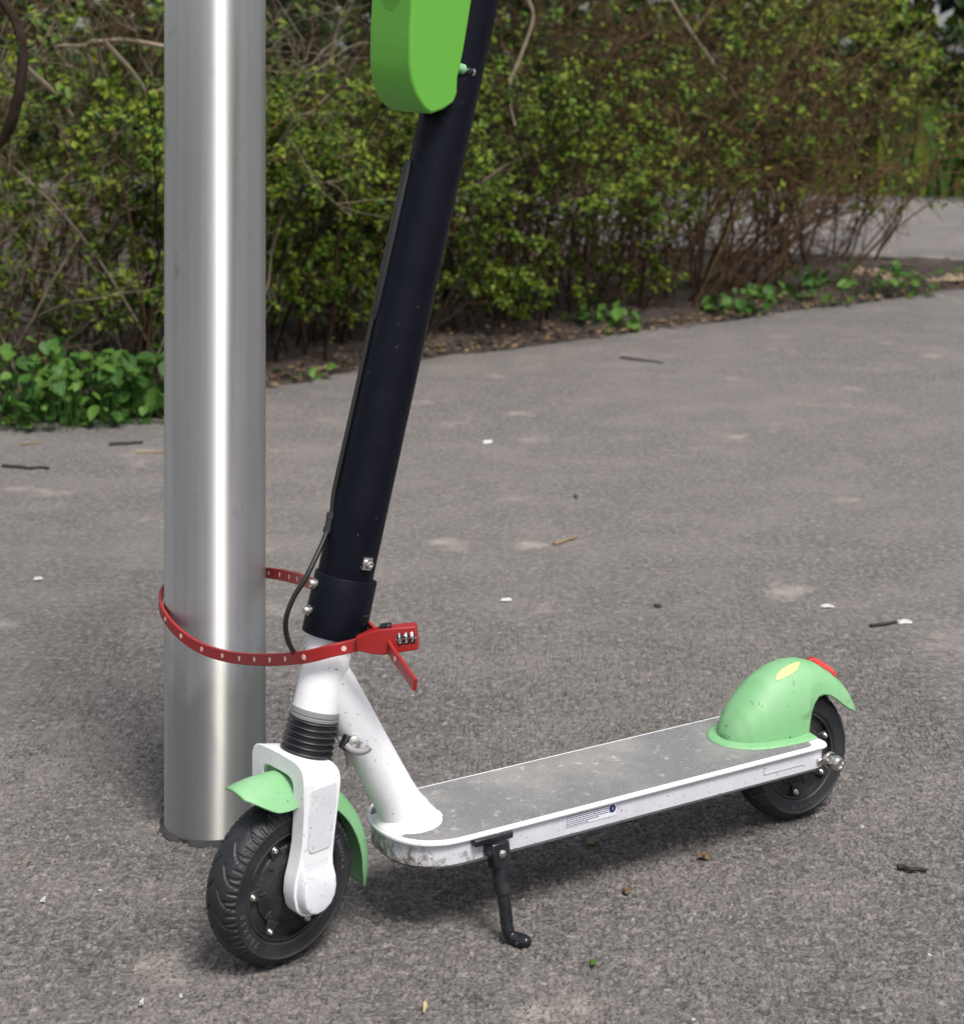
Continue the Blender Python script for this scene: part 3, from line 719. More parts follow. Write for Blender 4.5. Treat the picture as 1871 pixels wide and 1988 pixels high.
# stem ---------------------------------------------------------------------------------
qc0, qc1, qtop = qz(.402), qz(.478), qz(1.30)
b = MB(); b.lathe([(.034, qc1-.02), (.0368, qc1), (.0368, qz(.60)), (.0366, qz(.9)), (.0364, qz(1.16)), (.0364, qtop), (.03, qtop+.001)], A_, K_, 56)
stem = b.build('stem', BLACK_STEM, SC, T=steer)
b = MB(); b.lathe([(.033, qc0), (.0398, qc0+.0005), (.0404, qc0+.002), (.0398, qc1-.002), (.0390, qc1), (.0372, qc1+.0003)], A_, K_, 72, e1=P_, rfun=lambda r, h, a: r + (.0035*max(0, math.cos(a+.55))**8 if r > .0375 else 0))
b.box(ax(.0412*.42, -.0412*.907, qc0+.036), (.0020, .018, .0024), [P_*.42-np.array([0, .907, 0]), P_*.907+np.array([0, .42, 0]), K_], mi=1)
col_ = b.build('clamp_collar', [BLACK_STEM, CABLE], stem, T=steer, bevel=.0012)
tow = np.array([-.459, -.888]); rgt = np.array([.888, -.459])
def bolt(u, v, r, square=False):
    # find the point on the stem cylinder under this pixel
    cam_s = unsteer(CAM_L); d = (ray_l(u, v)) @ RS
    o_ = cam_s-A_; dp = d-K_*(d @ K_); op = o_-K_*(o_ @ K_)
    a_, b_, c_ = dp @ dp, 2*dp @ op, op @ op-r*r; disc = b_*b_-4*a_*c_
    t = (-b_-math.sqrt(max(disc, 0)))/(2*a_); p = cam_s+d*t; rel = p-A_; nn = rel-K_*(rel @ K_); nn /= np.linalg.norm(nn)
    m = MB(); tg = np.cross(K_, nn)
    if square: m.box(p+nn*.001, (.004, .015, .016), [nn, tg, K_])
    m.lathe([(.0066, -.001), (.0066, .0015), (.0056, .002), (.0056, .0055), (.0048, .0075), (.0030, .0085), (.0026, .0085), (.0026, .0065), (0, .0065)], p+nn*(.002 if square else 0), nn, 24)
    return m.build('bolt', CHROME, stem, T=steer)
bolt(711, 1094, .0368, True); bolt(611, 1133, .0408); bolt(600, 1185, .0408)
# cable down the front of the stem, then looping into the fork
cp = [ax(-.0350, .0175, qz(z)) for z in (1.01, .95, .85, .75, .65, .58)] + [ax(-.0355, .012, qz(.535)), px_s(597, 1115, .004), px_s(570, 1160, .010), px_s(555, 1203, .014), px_s(558, 1240, .018), px_s(574, 1272, .022), px_s(602, 1300, .026)]
b = MB(); b.tube(spline(cp, 8), .0035, 10); b.build('brake_cable', CABLE, SC, T=steer)
b = MB(); 
for z in (.548, .530):
    p = ax(-.0360, .013, qz(z)); b.lathe([(.0040, -.004), (.0058, -.0035), (.0058, .0035), (.0040, .004)], p, K_, 16)
b.lathe([(.0048, -.012), (.0048, .012)], ax(-.036, .013, qz(.539)), K_, 16); b.build('cable_clip', RUBBER, stem, T=steer)
b = MB(); cvp = [ax(-.0340, .0150, qz(z)) for z in (.80, .82, .90, .995, 1.01)]
b.tube(cvp, [.003, .0065, .0068, .0068, .0045], 14); b.build('cable_cover', CABLE, stem, T=steer)
# handlebar above the picture
b = MB(); b.lathe([(.030, qtop-.01), (.030, qtop+.06), (.02, qtop+.066)], A_, K_, 32); hb = b.build('handlebar', BLACK_STEM, SC, T=steer)
b = MB(); b.tube([ax(0, y, qtop+.04) for y in (-.22, -.1, 0, .1, .22)], .011, 20); b.build('bar', BLACK_STEM, hb, T=steer)
for sd in (-1, 1):
    b = MB(); b.tube([ax(0, sd*.115, qtop+.04), ax(0, sd*.12, qtop+.04), ax(0, sd*.21, qtop+.04), ax(0, sd*.222, qtop+.04)], [.014, .0165, .0165, .013], 20); b.build('grip', RUBBER, hb, T=steer)

# green control box ------------------------------------------------------------------------
prof = []
top_f = px_s(800, 0, -.0415); 
for (u, v) in ((800, -150), (800, 0), (797, 60), (796, 120), (799, 155), (808, 185), (823, 210), (838, 222), (862, 213), (882, 199), (889, 180), (890, 150), (901, 100), (911, 40), (922, -30), (939, -150)):
    p = px_s(u, v, -.0415); prof.append((p[0], p[2]))
yc = np.linspace(-.0415, .0415, 2)
b = MB(); n = len(prof); cen = np.mean(prof, axis=0); 
secs = [(-.0415, 0.), (-.0395, .0015), (.0395, .0015), (.0415, 0.)]
b.prism(prof, lambda x, z, y: (x, y, z), -.0415, .0415)
bx = b.build('control_box', GREEN_B, SC, T=steer, bevel=.0045, seg=4, sharp=50)
# speaker holes on its front
b = MB(); f0, f1 = np.array(prof[1]), np.array(prof[2]); dn = (f1-f0)/np.linalg.norm(f1-f0); nr_ = np.array([dn[1], -dn[0]]); nr_ = nr_ if nr_[0] < 0 else -nr_
c2 = f0 - dn*.002
for i in range(-6, 7):
    for j in range(-6, 7):
        if i*i+j*j <= 38:
            y = i*.0030 + (.0015 if j % 2 else 0); pz = c2 + dn*(j*.0028)
            b.lathe([(.0008, 0), (0, .0002)], (pz[0]+nr_[0]*.0002, y, pz[1]+nr_[1]*.0002), (nr_[0], 0, nr_[1]), 6)
b.build('speaker_hole', NM('hole shadow green', col=(.015, .07, .008), rough=.8).m, bx, T=steer, smooth=False)
# mounting pin between box and stem
pA = px_s(889, 131, -.030); pB = px_s(916, 139, -.034); dv = (pB-pA)/np.linalg.norm(pB-pA)
b = MB(); b.tube([pA-dv*.004, pA+dv*.009, pA+dv*.0095], [.0075, .0070, .006], 20); b.build('pin_boss', GREEN_P, bx, T=steer)
b = MB(); b.tube([pA+dv*.008, pB], .0055, 16); b.build('mounting_pin', BLACK, bx, T=steer)
b = MB(); b.lathe([(.0062, -.001), (.0062, .001), (.0045, .0035), (0, .0045)], pB, dv, 20); b.build('pin_head', CHROME, bx, T=steer)
# slotted backing rail that carries the box on the stem
b = MB(); b.box(ax(-.0395, -.016, (qz(1.155)+qtop)/2), (.014, .020, qtop-qz(1.155)), [P_, [0, 1, 0], K_]); b.build('box_rail', CABLE, bx, T=steer)

# ------------------------------------------------------------------ combination strap lock
LK = empty('strap_lock', tuple(at_depth(752, 1236, 2.285)))
tag(LK, 'red combination strap lock looped round the steel pole and scooter stem', 'lock')
lo_ = np.array(LK.location); TL = lambda V: np.asarray(V)-lo_
cps = [at_depth(*c) for c in ((700, 1250, 2.292), (668, 1258, 2.292), (640, 1264, 2.290), (610, 1272, 2.296), (580, 1277, 2.315), (520, 1281, 2.405), (450, 1276, 2.515), (390, 1258, 2.582), (345, 1227, 2.630), (318, 1193, 2.678), (311, 1166, 2.722), (322, 1142, 2.775), (360, 1128, 2.812), (417, 1118, 2.825), (475, 1111, 2.812), (518, 1112, 2.765), (560, 1119, 2.665), (600, 1131, 2.535), (640, 1150, 2.445), (680, 1183, 2.405), (715, 1218, 2.355), (738, 1240, 2.305), (750, 1249, 2.285), (762, 1268, 2.262), (783, 1298, 2.232), (806, 1330, 2.200))]
path = spline(cps, 8); ln = np.r_[0, np.cumsum(np.linalg.norm(np.diff(path, axis=0), axis=1))]
def at_len(s): return np.array([np.interp(s, ln, path[:, i]) for i in range(3)])
def frame(s):
    t = at_len(min(s+.003, ln[-1])) - at_len(max(s-.003, 0)); t /= np.linalg.norm(t); up = np.array([0, 0, 1.]); up = up-t*(up @ t); up /= np.linalg.norm(up); return t, up, np.cross(t, up)
SH, STK = .0080, .0024; V = []; ss = np.linspace(0, ln[-1], 220)
for s_ in ss:
    p = at_len(s_); t, up, nn = frame(s_)
    for a_, b_ in ((-1, -.75), (-.9, -1), (.9, -1), (1, -.75), (1, .75), (.9, 1), (-.9, 1), (-1, .75)): V.append(p+up*a_*SH+nn*b_*STK)
Fc = [(i*8+j, i*8+(j+1) % 8, (i+1)*8+(j+1) % 8, (i+1)*8+j) for i in range(len(ss)-1) for j in range(8)] + [tuple(range(8))[::-1], tuple((len(ss)-1)*8+j for j in range(8))]
b = MB(); b.add(V, Fc); strap = b.build('strap', REDP, LK, T=TL, sharp=30)
s_ = .022
while s_ < ln[-1]-.01:
    p = at_len(s_); t, up, nn = frame(s_)
    for sd in (1, -1):
        V = [p + nn*sd*(STK+.0004) + up*.0034*math.sin(a) + t*.0034*math.cos(a) for a in np.linspace(0, 2*math.pi, 14, endpoint=False)]
        b = MB(); b.add(V + [p+nn*sd*(STK-.0005) + up*.0036*math.sin(a) + t*.0036*math.cos(a) for a in np.linspace(0, 2*math.pi, 14, endpoint=False)], [tuple(range(14))]+[(i, (i+1) % 14, 14+(i+1) % 14, 14+i) for i in range(14)])
        b.build('stud', PINK, strap, T=TL, smooth=False)
    s_ += .056
# lock body: long axis to the right and slightly up
LB0 = at_depth(692, 1249, 2.287); LB1 = at_depth(811, 1235, 2.283); lx = (LB1-LB0)/np.linalg.norm(LB1-LB0)
lz = np.array([0, 0, 1.]); lz = lz-lx*(lz @ lx); lz /= np.linalg.norm(lz); ly = np.cross(lz, lx); LL = np.linalg.norm(LB1-LB0)
def LP(x, y, z): return LB0+lx*x+ly*y+lz*z
b = MB(); st = [(0, .0085, .0045), (.002, .0090, .0055), (.018, .0135, .0085), (.034, .0165, .0100), (.040, .0160, .0102), (LL-.002, .0150, .0102), (LL, .0135, .0090)]
V = []
for x, hz_, hy in st:
    zc_ = .0005*x/LL
    for a_, b_ in ((-1, -1), (-1, 1), (1, 1), (1, -1)): V.append(LP(x, hy*a_, zc_+hz_*b_))
b.add(V, [(i*4+j, i*4+(j+1) % 4, (i+1)*4+(j+1) % 4, (i+1)*4+j) for i in range(len(st)-1) for j in range(4)] + [(3, 2, 1, 0), tuple((len(st)-1)*4+j for j in range(4))])
body = b.build('lock_body', REDP, LK, T=TL, bevel=.0014, seg=3, sharp=30)
for i, (d0, d1) in enumerate((('1', '0'), ('4', '3'), ('8', '7'))):
    xc = .0572+i*.0080; c = LP(xc, -.0017, .0012)
    b = MB(); k = 20; r = .0110
    b.lathe([(r-.0006, -.0032), (r, -.0028), (r, .0028), (r-.0006, .0032)], c, lx, 40)
    for ch, an, mi in ((d0, .47, 1), (d1, -.15, 2)):
        Vt, Ft = text_geo(ch, .0088); up = lz*math.cos(an)+ly*math.sin(an)*1.; nn = -ly*math.cos(an)+lz*math.sin(an)
        b.add([c + nn*(r+.00035+p[2]) + lx*p[0]*.95 + (lz*math.cos(an)+ly*math.sin(an))*p[1] for p in Vt], Ft, mi)
    b.build('number_dial', [BLACK, INKW, INKG], body, T=TL, smooth=False, recalc=False)
b = MB()
for xc in (.0532, .0612, .0692, .0770): b.box(LP(xc, -.01035, .0015), (.0022, .0004, .0007), [lx, ly, lz])
b.build('index_mark', PINK, body, T=TL, smooth=False)
b = MB(); b.box(LP(.040, 0, .0178), (.015, .013, .0035), [lx, ly, lz])
for i in range(5): b.box(LP(.0345+i*.0027, 0, .0198), (.0012, .012, .0012), [lx, ly, lz])
b.build('release_slider', BLACK, body, T=TL, bevel=.0005)

exec_plants = True
# ------------------------------------------------------------------ hedge
def tubes_np(lines, k=4):
    """many tapered twigs -> V, Q"""
    Vs, Qs = [], []; base = 0
    ca = np.cos(np.arange(k)*2*math.pi/k); sa = np.sin(np.arange(k)*2*math.pi/k)
    for pts, r0, r1 in lines:
        n = len(pts); T = np.gradient(pts, axis=0); T /= np.linalg.norm(T, axis=1)[:, None]+1e-9
        u = np.cross(T, np.array([.31, .87, .38])); u /= np.linalg.norm(u, axis=1)[:, None]+1e-9; w = np.cross(T, u)
        r = np.linspace(r0, r1, n)[:, None, None]
        V = pts[:, None, :] + r*(ca[None, :, None]*u[:, None, :] + sa[None, :, None]*w[:, None, :]); Vs.append(V.reshape(-1, 3))
        i, j = np.meshgrid(np.arange(n-1), np.arange(k), indexing='ij'); a = i*k+j; b_ = i*k+(j+1) % k
        Qs.append((np.stack([a, b_, b_+k, a+k], -1)+base).reshape(-1, 4)); base += n*k
    return np.concatenate(Vs), np.concatenate(Qs)
def leaves_np(P, size, rng, D=None, flat=.3, aspect=.66):
    n = len(P); d = rng.normal(size=(n, 3)); 
    if D is not None: d = d*.75+D
    d /= np.linalg.norm(d, axis=1)[:, None]+1e-9; up = rng.normal(size=(n, 3))*flat+np.array([0, -.35, 1.]); w = np.cross(d, up); w /= np.linalg.norm(w, axis=1)[:, None]+1e-9
    nn = np.cross(w, d); s = size*(.45+1.15*rng.random(n)**1.4)[:, None]
    b0 = P; t = P+d*s; l = P+d*s*.45+w*s*aspect*.5+nn*s*.09; r = P+d*s*.45-w*s*aspect*.5+nn*s*.09
    V = np.stack([b0, r, t, l], 1).reshape(-1, 3); a = np.arange(n)*4
    return V, np.concatenate([np.stack([a, a+1, a+2], 1), np.stack([a, a+2, a+3], 1)])
def walk(rng, p, d, L, n, wig, grav=0., up=0.):
    pts = [p]; st = L/(n-1)
    for _ in range(n-1):
        d = d + rng.normal(size=3)*wig + np.array([0, 0, up-grav]); d = d/np.linalg.norm(d); p = p+d*st; pts.append(p)
    return np.array(pts), d
def shrub(name, pos, label, seed, height=1.7, rad=.5, stems=18, twigs=7, subt=4, leaf_n=5000, leaf_s=.026, lean=(0, 0), zmin=.1, spread=.35, wig=.16, barks=(BARK, BARK_D), leaves=(LEAF_MID, LEAF_YEL), mix=.4, stem_r=.009, group='hedge shrubs along the path', zbias=1., ztop=None, cat='shrub', tlow=1, grav=0., twig_r=.0019):
    rng = np.random.default_rng(seed); root = empty(name, (pos[0], pos[1], 0)); tag(root, label, cat, group); tips = []; tdir = []
    for s in range(stems):
        a = rng.uniform(0, 2*math.pi); rr = rad*.55*math.sqrt(rng.random()); p0 = np.array([rr*math.cos(a)*1.5, rr*math.sin(a), -.02])
        d0 = np.array([math.cos(a)*spread+lean[0]+rng.normal()*.12, math.sin(a)*spread*.6+lean[1]+rng.normal()*.12, 1.]); L = height*rng.uniform(.65, 1.15)
        main, _ = walk(rng, p0, d0/np.linalg.norm(d0), L, 12, wig, .01+grav); R0 = stem_r*rng.uniform(.5, 1.25); lines = [(main, R0, R0*.25)]
        for t in range(twigs):
            i = rng.integers(tlow, 11); d = main[i+1 if i < 11 else i]-main[i-1]; d = d/np.linalg.norm(d)+rng.normal(size=3)*.75+np.array([lean[0]*.5, -.1, .1]); d /= np.linalg.norm(d)
            tw, de = walk(rng, main[i], d, rng.uniform(.25, .6), 7, .22, .02+grav); lines.append((tw, R0*.40, .0011))
            for u in range(subt):
                j = rng.integers(1, 7); d2 = tw[j]-tw[j-1]; d2 = d2/np.linalg.norm(d2)+rng.normal(size=3)*.7; d2 /= np.linalg.norm(d2)
                sw, de = walk(rng, tw[j], d2, rng.uniform(.10, .30), 5, .2); lines.append((sw, twig_r, .0009))
        def ok(t, first):
            z = t[(3 if first else 0):, 2]; wy = t[:, 1]+pos[1]-edge_y(t[:, 0]+pos[0])
            return not ((z < .05).any() or ((wy < -.04) & (t[:, 2] < .55)).any())
        keep_ = [ok(l_[0], n_ == 0) for n_, l_ in enumerate(lines)]
        if not keep_[0] and pos[1] < 14: continue
        lines = [l_ for l_, k_ in zip(lines, keep_) if k_ or pos[1] > 14]
        tips.extend(l_[0][2:] for l_ in lines[1:]); tdir.extend(np.repeat((l_[0][-1]-l_[0][-2])[None]/np.linalg.norm(l_[0][-1]-l_[0][-2]), len(l_[0])-2, 0) for l_ in lines[1:])
        V, Q = tubes_np(lines, 3); mesh_np('branch', V, Q, barks[0] if rng.random() < .62 else barks[1], parent=root, smooth=True)
    if leaf_n:
        T = np.concatenate(tips); D = np.concatenate(tdir); m = (T[:, 2] > zmin)
        if ztop: m &= T[:, 2] < ztop
        T, D = T[m], D[m]
        # clumpy choice: noise over position
        wgt = .15+np.clip(np.sin(T[:, 0]*7+seed)+np.sin(T[:, 2]*8+seed*2)+np.sin(T[:, 1]*6+seed*3)+.6, 0, 3)
        wgt *= np.interp(T[:, 2], [0, height], [1/zbias, zbias]); wgt /= wgt.sum()
        cidx = np.repeat(rng.choice(len(T), leaf_n//5+1, p=wgt), 5)[:leaf_n]; P = T[cidx]+rng.normal(size=(leaf_n, 3))*.012*(leaf_s/.03)
        P[:, 2] = np.maximum(P[:, 2], .03)
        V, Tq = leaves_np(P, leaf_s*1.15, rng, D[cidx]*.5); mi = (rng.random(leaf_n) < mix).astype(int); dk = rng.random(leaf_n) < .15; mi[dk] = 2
        o = mesh_np('foliage', V, Tq, [leaves[0], leaves[1], LEAF_DRK], np.r_[mi, mi], parent=root); o['kind'] = 'stuff'
    return root

def hp(x, back): return (x, float(edge_y(x))+back)
K1 = dict(leaves=(LEAF_MID, LEAF_YEL))
# left: loose pale twigs with yellow-green leaves
shrub('hedge_shrub', hp(-1.95, .62), 'twiggy shrub at the far left edge under a dark bent branch', 11, 1.9, .45, 16, 7, 4, 3400, .024, (.05, 0), .25, barks=(BARK_P, BARK), mix=.5)
shrub('hedge_shrub', hp(-1.45, .50), 'loose yellow green shrub with pale upright twigs left of the pole', 12, 1.7, .42, 18, 7, 4, 12000, .021, (.02, 0), .22, ztop=1.12, barks=(BARK_P, BARK), mix=.62)
shrub('hedge_shrub', hp(-1.12, .62), 'leafy shrub directly left of the steel pole', 13, 1.7, .42, 18, 7, 4, 14000, .021, (0, 0), .2, ztop=1.15, barks=(BARK_P, BARK_D), mix=.5)
# middle: dense small leaved green
shrub('hedge_shrub', hp(-.72, .50), 'dense small-leaved green shrub just right of the steel pole', 14, 1.5, .42, 20, 8, 4, 20000, .0195, (0, 0), .10, ztop=1.16, mix=.50, barks=(BARK, BARK_D))
shrub('hedge_shrub', hp(-.40, .58), 'dense green shrub between the pole and the black stem', 15, 1.5, .42, 20, 8, 4, 20000, .0195, (0, 0), .10, ztop=1.14, mix=.48, barks=(BARK, BARK_D))
shrub('hedge_shrub', hp(-.06, .55), 'green shrub directly behind the black scooter stem', 16, 1.6, .42, 20, 8, 4, 16000, .0195, (.05, 0), .10, ztop=1.2, mix=.52, barks=(BARK, BARK_D))
shrub('hedge_shrub', hp(.30, .60), 'half leafy shrub just right of the black stem', 17, 1.8, .42, 24, 8, 5, 9500, .0195, (.12, 0), .15, ztop=1.2, mix=.4)
# right: bare brown twigs leaning right
shrub('hedge_shrub', hp(.68, .60), 'mostly bare brown twiggy shrub near the middle of the hedge', 18, 2.1, .42, 30, 9, 4, 1900, .023, (.25, 0), .40, spread=.45, wig=.2, mix=.5, tlow=1, twig_r=.003, grav=.045, barks=(BARK_W, BARK))
shrub('hedge_shrub', hp(1.05, .65), 'tangled bare brown shrub left of the gap showing the grey path', 19, 2.1, .42, 30, 9, 4, 1700, .023, (.32, 0), .40, spread=.45, wig=.2, mix=.55, tlow=1, twig_r=.003, grav=.045, barks=(BARK_W, BARK))
shrub('hedge_shrub', hp(1.42, .62), 'last bare brown shrub of the hedge beside the grey path', 20, 2.1, .40, 24, 9, 4, 1500, .025, (.38, 0), .50, spread=.40, wig=.18, mix=.65, tlow=2, twig_r=.003, grav=.045, barks=(BARK_W, BARK))
shrub('hedge_shrub', hp(1.02, 1.25), 'taller brown shrub in the second row behind the bare twigs', 21, 2.4, .5, 22, 8, 3, 600, .030, (.25, 0), .75, mix=.5, tlow=3, twig_r=.003, grav=.045, barks=(BARK_W, BARK))
shrub('hedge_shrub', hp(2.0, 1.5), 'tall yellow green shrub arching over the grey path at right', 23, 2.3, .45, 18, 9, 5, 5200, .034, (.22, 0), .95, mix=.8, zbias=1.6)
# second row, taller and darker, behind the leafy hedge
shrub('thicket_shrub', hp(-1.75, 1.5), 'tall dark thicket shrub behind the left end of the hedge', 31, 2.4, .6, 20, 9, 5, 1300, .032, (0, 0), .7, barks=(BARK, BARK_P), mix=.4, group='tall thicket behind the hedge')
shrub('thicket_shrub', hp(-1.0, 1.4), 'tall brown thicket shrub behind the steel pole', 32, 2.4, .6, 22, 9, 5, 900, .032, (.1, 0), .8, barks=(BARK, BARK_P), mix=.4, group='tall thicket behind the hedge')
shrub('thicket_shrub', hp(-.3, 1.45), 'tall brown thicket shrub above the leafy hedge left of the green box', 33, 2.4, .6, 22, 9, 5, 800, .032, (.05, 0), .9, mix=.4, group='tall thicket behind the hedge')
shrub('thicket_shrub', hp(.4, 1.5), 'tall dark thicket shrub right of the green box', 34, 2.4, .6, 22, 9, 5, 900, .032, (.2, 0), .8, mix=.45, group='tall thicket behind the hedge')
# beyond the back path
far = [(-6.5, 20.5), (-4.2, 19.6), (-2.0, 19.2), (.2, 18.6), (2.2, 17.6), (3.8, 16.7), (5.2, 15.9), (7.2, 15.4)]
fl = ['at the far left', 'behind the left shrubs', 'behind the steel pole', 'behind the black stem', 'behind the middle of the hedge', 'at the back edge of the grey path', 'at the right edge beyond the grey path', 'outside the right edge']
for i, ((x, y), w_) in enumerate(zip(far, fl)):
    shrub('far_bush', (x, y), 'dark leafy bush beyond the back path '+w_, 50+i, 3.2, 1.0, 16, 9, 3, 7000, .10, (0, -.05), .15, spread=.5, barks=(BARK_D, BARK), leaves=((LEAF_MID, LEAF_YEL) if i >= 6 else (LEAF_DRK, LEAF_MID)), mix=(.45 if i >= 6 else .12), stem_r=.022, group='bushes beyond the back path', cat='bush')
# dark closed wood behind everything
def wood():
    rng = np.random.default_rng(99); n = 26000
    P = np.c_[rng.uniform(-14, 14, n), rng.uniform(21, 24.5, n), rng.uniform(0, 6.5, n)]; P[:, 1] -= np.clip(P[:, 0]/5, 0, 2)*1.5
    V, T = leaves_np(P, .34, rng); mi = (rng.random(n) < .2).astype(int)
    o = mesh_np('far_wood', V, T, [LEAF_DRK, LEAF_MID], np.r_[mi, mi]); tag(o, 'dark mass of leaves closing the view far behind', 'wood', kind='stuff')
wood()
# two notable limbs at the left
b = MB(); b.tube(spline([at_depth(-40, -60, 5.7), at_depth(30, 40, 5.65), at_depth(44, 120, 5.62), at_depth(30, 210, 5.62), at_depth(5, 270, 5.65), at_depth(-60, 350, 5.7), at_depth(-90, 760, 5.9)], 6), np.linspace(.016, .02, 37), 8)
o = b.build('bent_branch', BARK_D); tag(o, 'dark bent branch hanging at the upper left edge', 'branch')
for i, (cpts, lab) in enumerate([(((330, 92), (250, 78), (190, 80), (160, 88), (100, 92), (60, 130)), 'pale bare branch crossing the upper left thicket'), (((185, 78), (165, 95), (175, 120), (180, 150)), 'short pale hooked twig hanging at the upper left'),
                              (((200, 78), (240, 120), (265, 150), (300, 200)), 'pale twig slanting down towards the pole top'), (((45, 125), (85, 160), (115, 190), (140, 225)), 'grey twig slanting down in the upper left'),
                              (((1000, 250), (985, 180), (1010, 110), (1035, 30), (1010, -30)), 'grey forked branch right of the green box'), (((1290, -20), (1340, 60), (1390, 130), (1430, 190)), 'grey branch slanting through the upper middle thicket')]):
    dep = (6.05, 6.0, 6.05, 6.0, 7.7, 8.4)[i]
    b = MB(); pts = spline([at_depth(u, v, dep+.04*j) for j, (u, v) in enumerate(cpts)], 5); b.tube(pts, np.linspace(.010, .006, len(pts)), 6); tag(b.build('bare_branch', BARK_P), lab, 'branch', 'bare branches in the hedge')

# ------------------------------------------------------------------ weeds at the bed edge
def leaf_mesh(name, mat):
    b = MB(); pr = [(0, 0), (.10, .26), (.30, .40), (.55, .36), (.80, .20), (1., 0)]; V = []; Fc = []
    for x, w in pr: V += [(x, -w, .10*w-.12*x*x), (x, -w*.5, .0-.12*x*x), (x, 0, -.05-.12*x*x), (x, w*.5, .0-.12*x*x), (x, w, .10*w-.12*x*x)]
    for i in range(len(pr)-1):
        for j in range(4): Fc.append((i*5+j, i*5+j+1, (i+1)*5+j+1, (i+1)*5+j))
    me = bpy.data.meshes.new(name); me.from_pydata(V, [], Fc); me.materials.append(mat); me.polygons.foreach_set('use_smooth', [True]*len(Fc)); me.update(); return me
LM = [leaf_mesh('leaf', LEAF_IVY), leaf_mesh('leaf', LEAF_IVYD)]
def weed(pos, label, seed, n, rad, h, size, wide=1.5):
    rng = np.random.default_rng(seed); root = empty('leafy_weed', (pos[0], pos[1], 0)); tag(root, label, 'weed', 'weeds along the bed edge'); lines = []
    for i in range(n):
        a = rng.uniform(0, 2*math.pi); r = rad*math.sqrt(rng.random()); base = np.array([r*math.cos(a)*wide, r*math.sin(a)*.6, .0]); hh = h*rng.uniform(.04, 1.)*(1-.35*r/rad); top = base+np.array([rng.normal()*.02, -abs(rng.normal())*.03, hh])
        lines.append((np.array([base+[0, 0, -.02], (base+top)/2+[.005, 0, 0], top]), .0018, .0012))
        o = bpy.data.objects.new('leaf', LM[int(rng.random() < .38)]); COL.objects.link(o); o.parent = root; o.location = top
        s = size*rng.uniform(.4, 1.35); o.scale = (s, s, s); o.rotation_euler = (rng.normal()*.55, rng.uniform(-.5, 1.0), rng.uniform(-math.pi, math.pi) if rng.random() < .4 else rng.normal()*.8-1.5)
    V, Q = tubes_np(lines, 3); mesh_np('stalk', V, Q, LEAF_IVYD, parent=root)['kind'] = 'stuff'
def gp(u, v, back=.12): p = on_ground(u, v); return (p[0], p[1]+back)
weed(gp(20, 828, .02), 'leafy weed clump at the left edge of the bed', 1, 120, .24, .36, .048)
weed(gp(95, 820, .02), 'second leafy weed clump from the left edge', 2, 110, .22, .32, .047)
weed(gp(165, 815, .02), 'weed clump with pale leaves midway between left edge and pole', 3, 90, .20, .28, .056)
weed(gp(225, 808, .02), 'broad-leaved weed clump nearest the pole on its left', 4, 70, .17, .27, .074)
weed(gp(285, 798, .02), 'broad-leaved weed clump partly hidden by the pole', 5, 66, .17, .28, .076)
weed(gp(60, 745, .25), 'higher weed clump behind the left edge weeds', 6, 120, .32, .44, .046)
weed(gp(1180, 645, .05), 'small lone weed tuft below the bare twigs', 7, 44, .11, .16, .060)
weed(gp(1440, 615, .05), 'small weed clump at the bed edge left of the gap', 8, 46, .13, .18, .055)
weed(gp(1560, 596, .04), 'green weed clump below the end of the hedge', 9, 50, .16, .20, .055)
weed(gp(1680, 578, .10), 'bright green weed clump beside the grey path', 10, 80, .24, .22, .060)
weed(gp(1860, 552, .1), 'weed tuft at the right edge of the picture', 12, 22, .12, .10, .045)
weed(gp(545, 745, .1), 'sparse dark weeds at the hedge foot right of the pole', 13, 16, .12, .09, .035)
# tall strap leaves beyond the path at the right
def strap_clump(pos, label, seed, n=34, h=.95):
    rng = np.random.default_rng(seed); root = empty('strap_leaf_plant', (pos[0], pos[1], .08)); tag(root, label, 'plant', 'strap-leaved plants beyond the path')
    V0 = []; 
    for i in range(n):
        a = rng.uniform(0, 2*math.pi); r = .35*math.sqrt(rng.random()); p = np.array([r*math.cos(a)*1.6, r*math.sin(a), 0.]); w = rng.uniform(.025, .05); hh = h*rng.uniform(.6, 1.15); le = np.array([rng.normal()*.22, rng.normal()*.22, 0]); b = MB(); g_ = []
        for t in np.linspace(0, 1, 7):
            c = p+le*t*t*hh+np.array([0, 0, hh*(t-.12*t*t)]); ww = w*(.6+.9*t)*(1-t**3)+.001; g_.append([c-np.array([ww, 0, 0]), c+np.array([0, .3*ww, 0]), c+np.array([ww, 0, 0])])
        b.grid(g_); b.build('leaf', LEAF_IVY if rng.random() < .6 else LEAF_YEL, root)
strap_clump((4.05, 15.75), 'tall strap-leaved green plant at the right edge beyond the grey path', 5)
strap_clump((3.55, 16.2), 'tall strap-leaved green plant behind the grey path', 6, 30, .8)

# leaf litter on the soil (one mass)
rng = np.random.default_rng(5); n = 2600; x = rng.uniform(-2.2, 2.6, n); P = np.c_[x, edge_y(x)+np.abs(rng.normal(size=n))*.30-.05, np.zeros(n)]; P[:, 2] = .012+.05*np.clip((P[:, 1]-edge_y(x))/.25, 0, 1)
V, T = leaves_np(P, .030, rng, flat=.5); V[:, 2] = np.maximum(V[:, 2]*.5+.012, .004); mi = (rng.random(n) < .5).astype(int)
tag(mesh_np('leaf_litter', V, T, [LEAF_DRY, SOIL], np.r_[mi, mi]), 'dry brown leaf litter scattered on the soil under the hedge', 'leaf litter', kind='stuff')
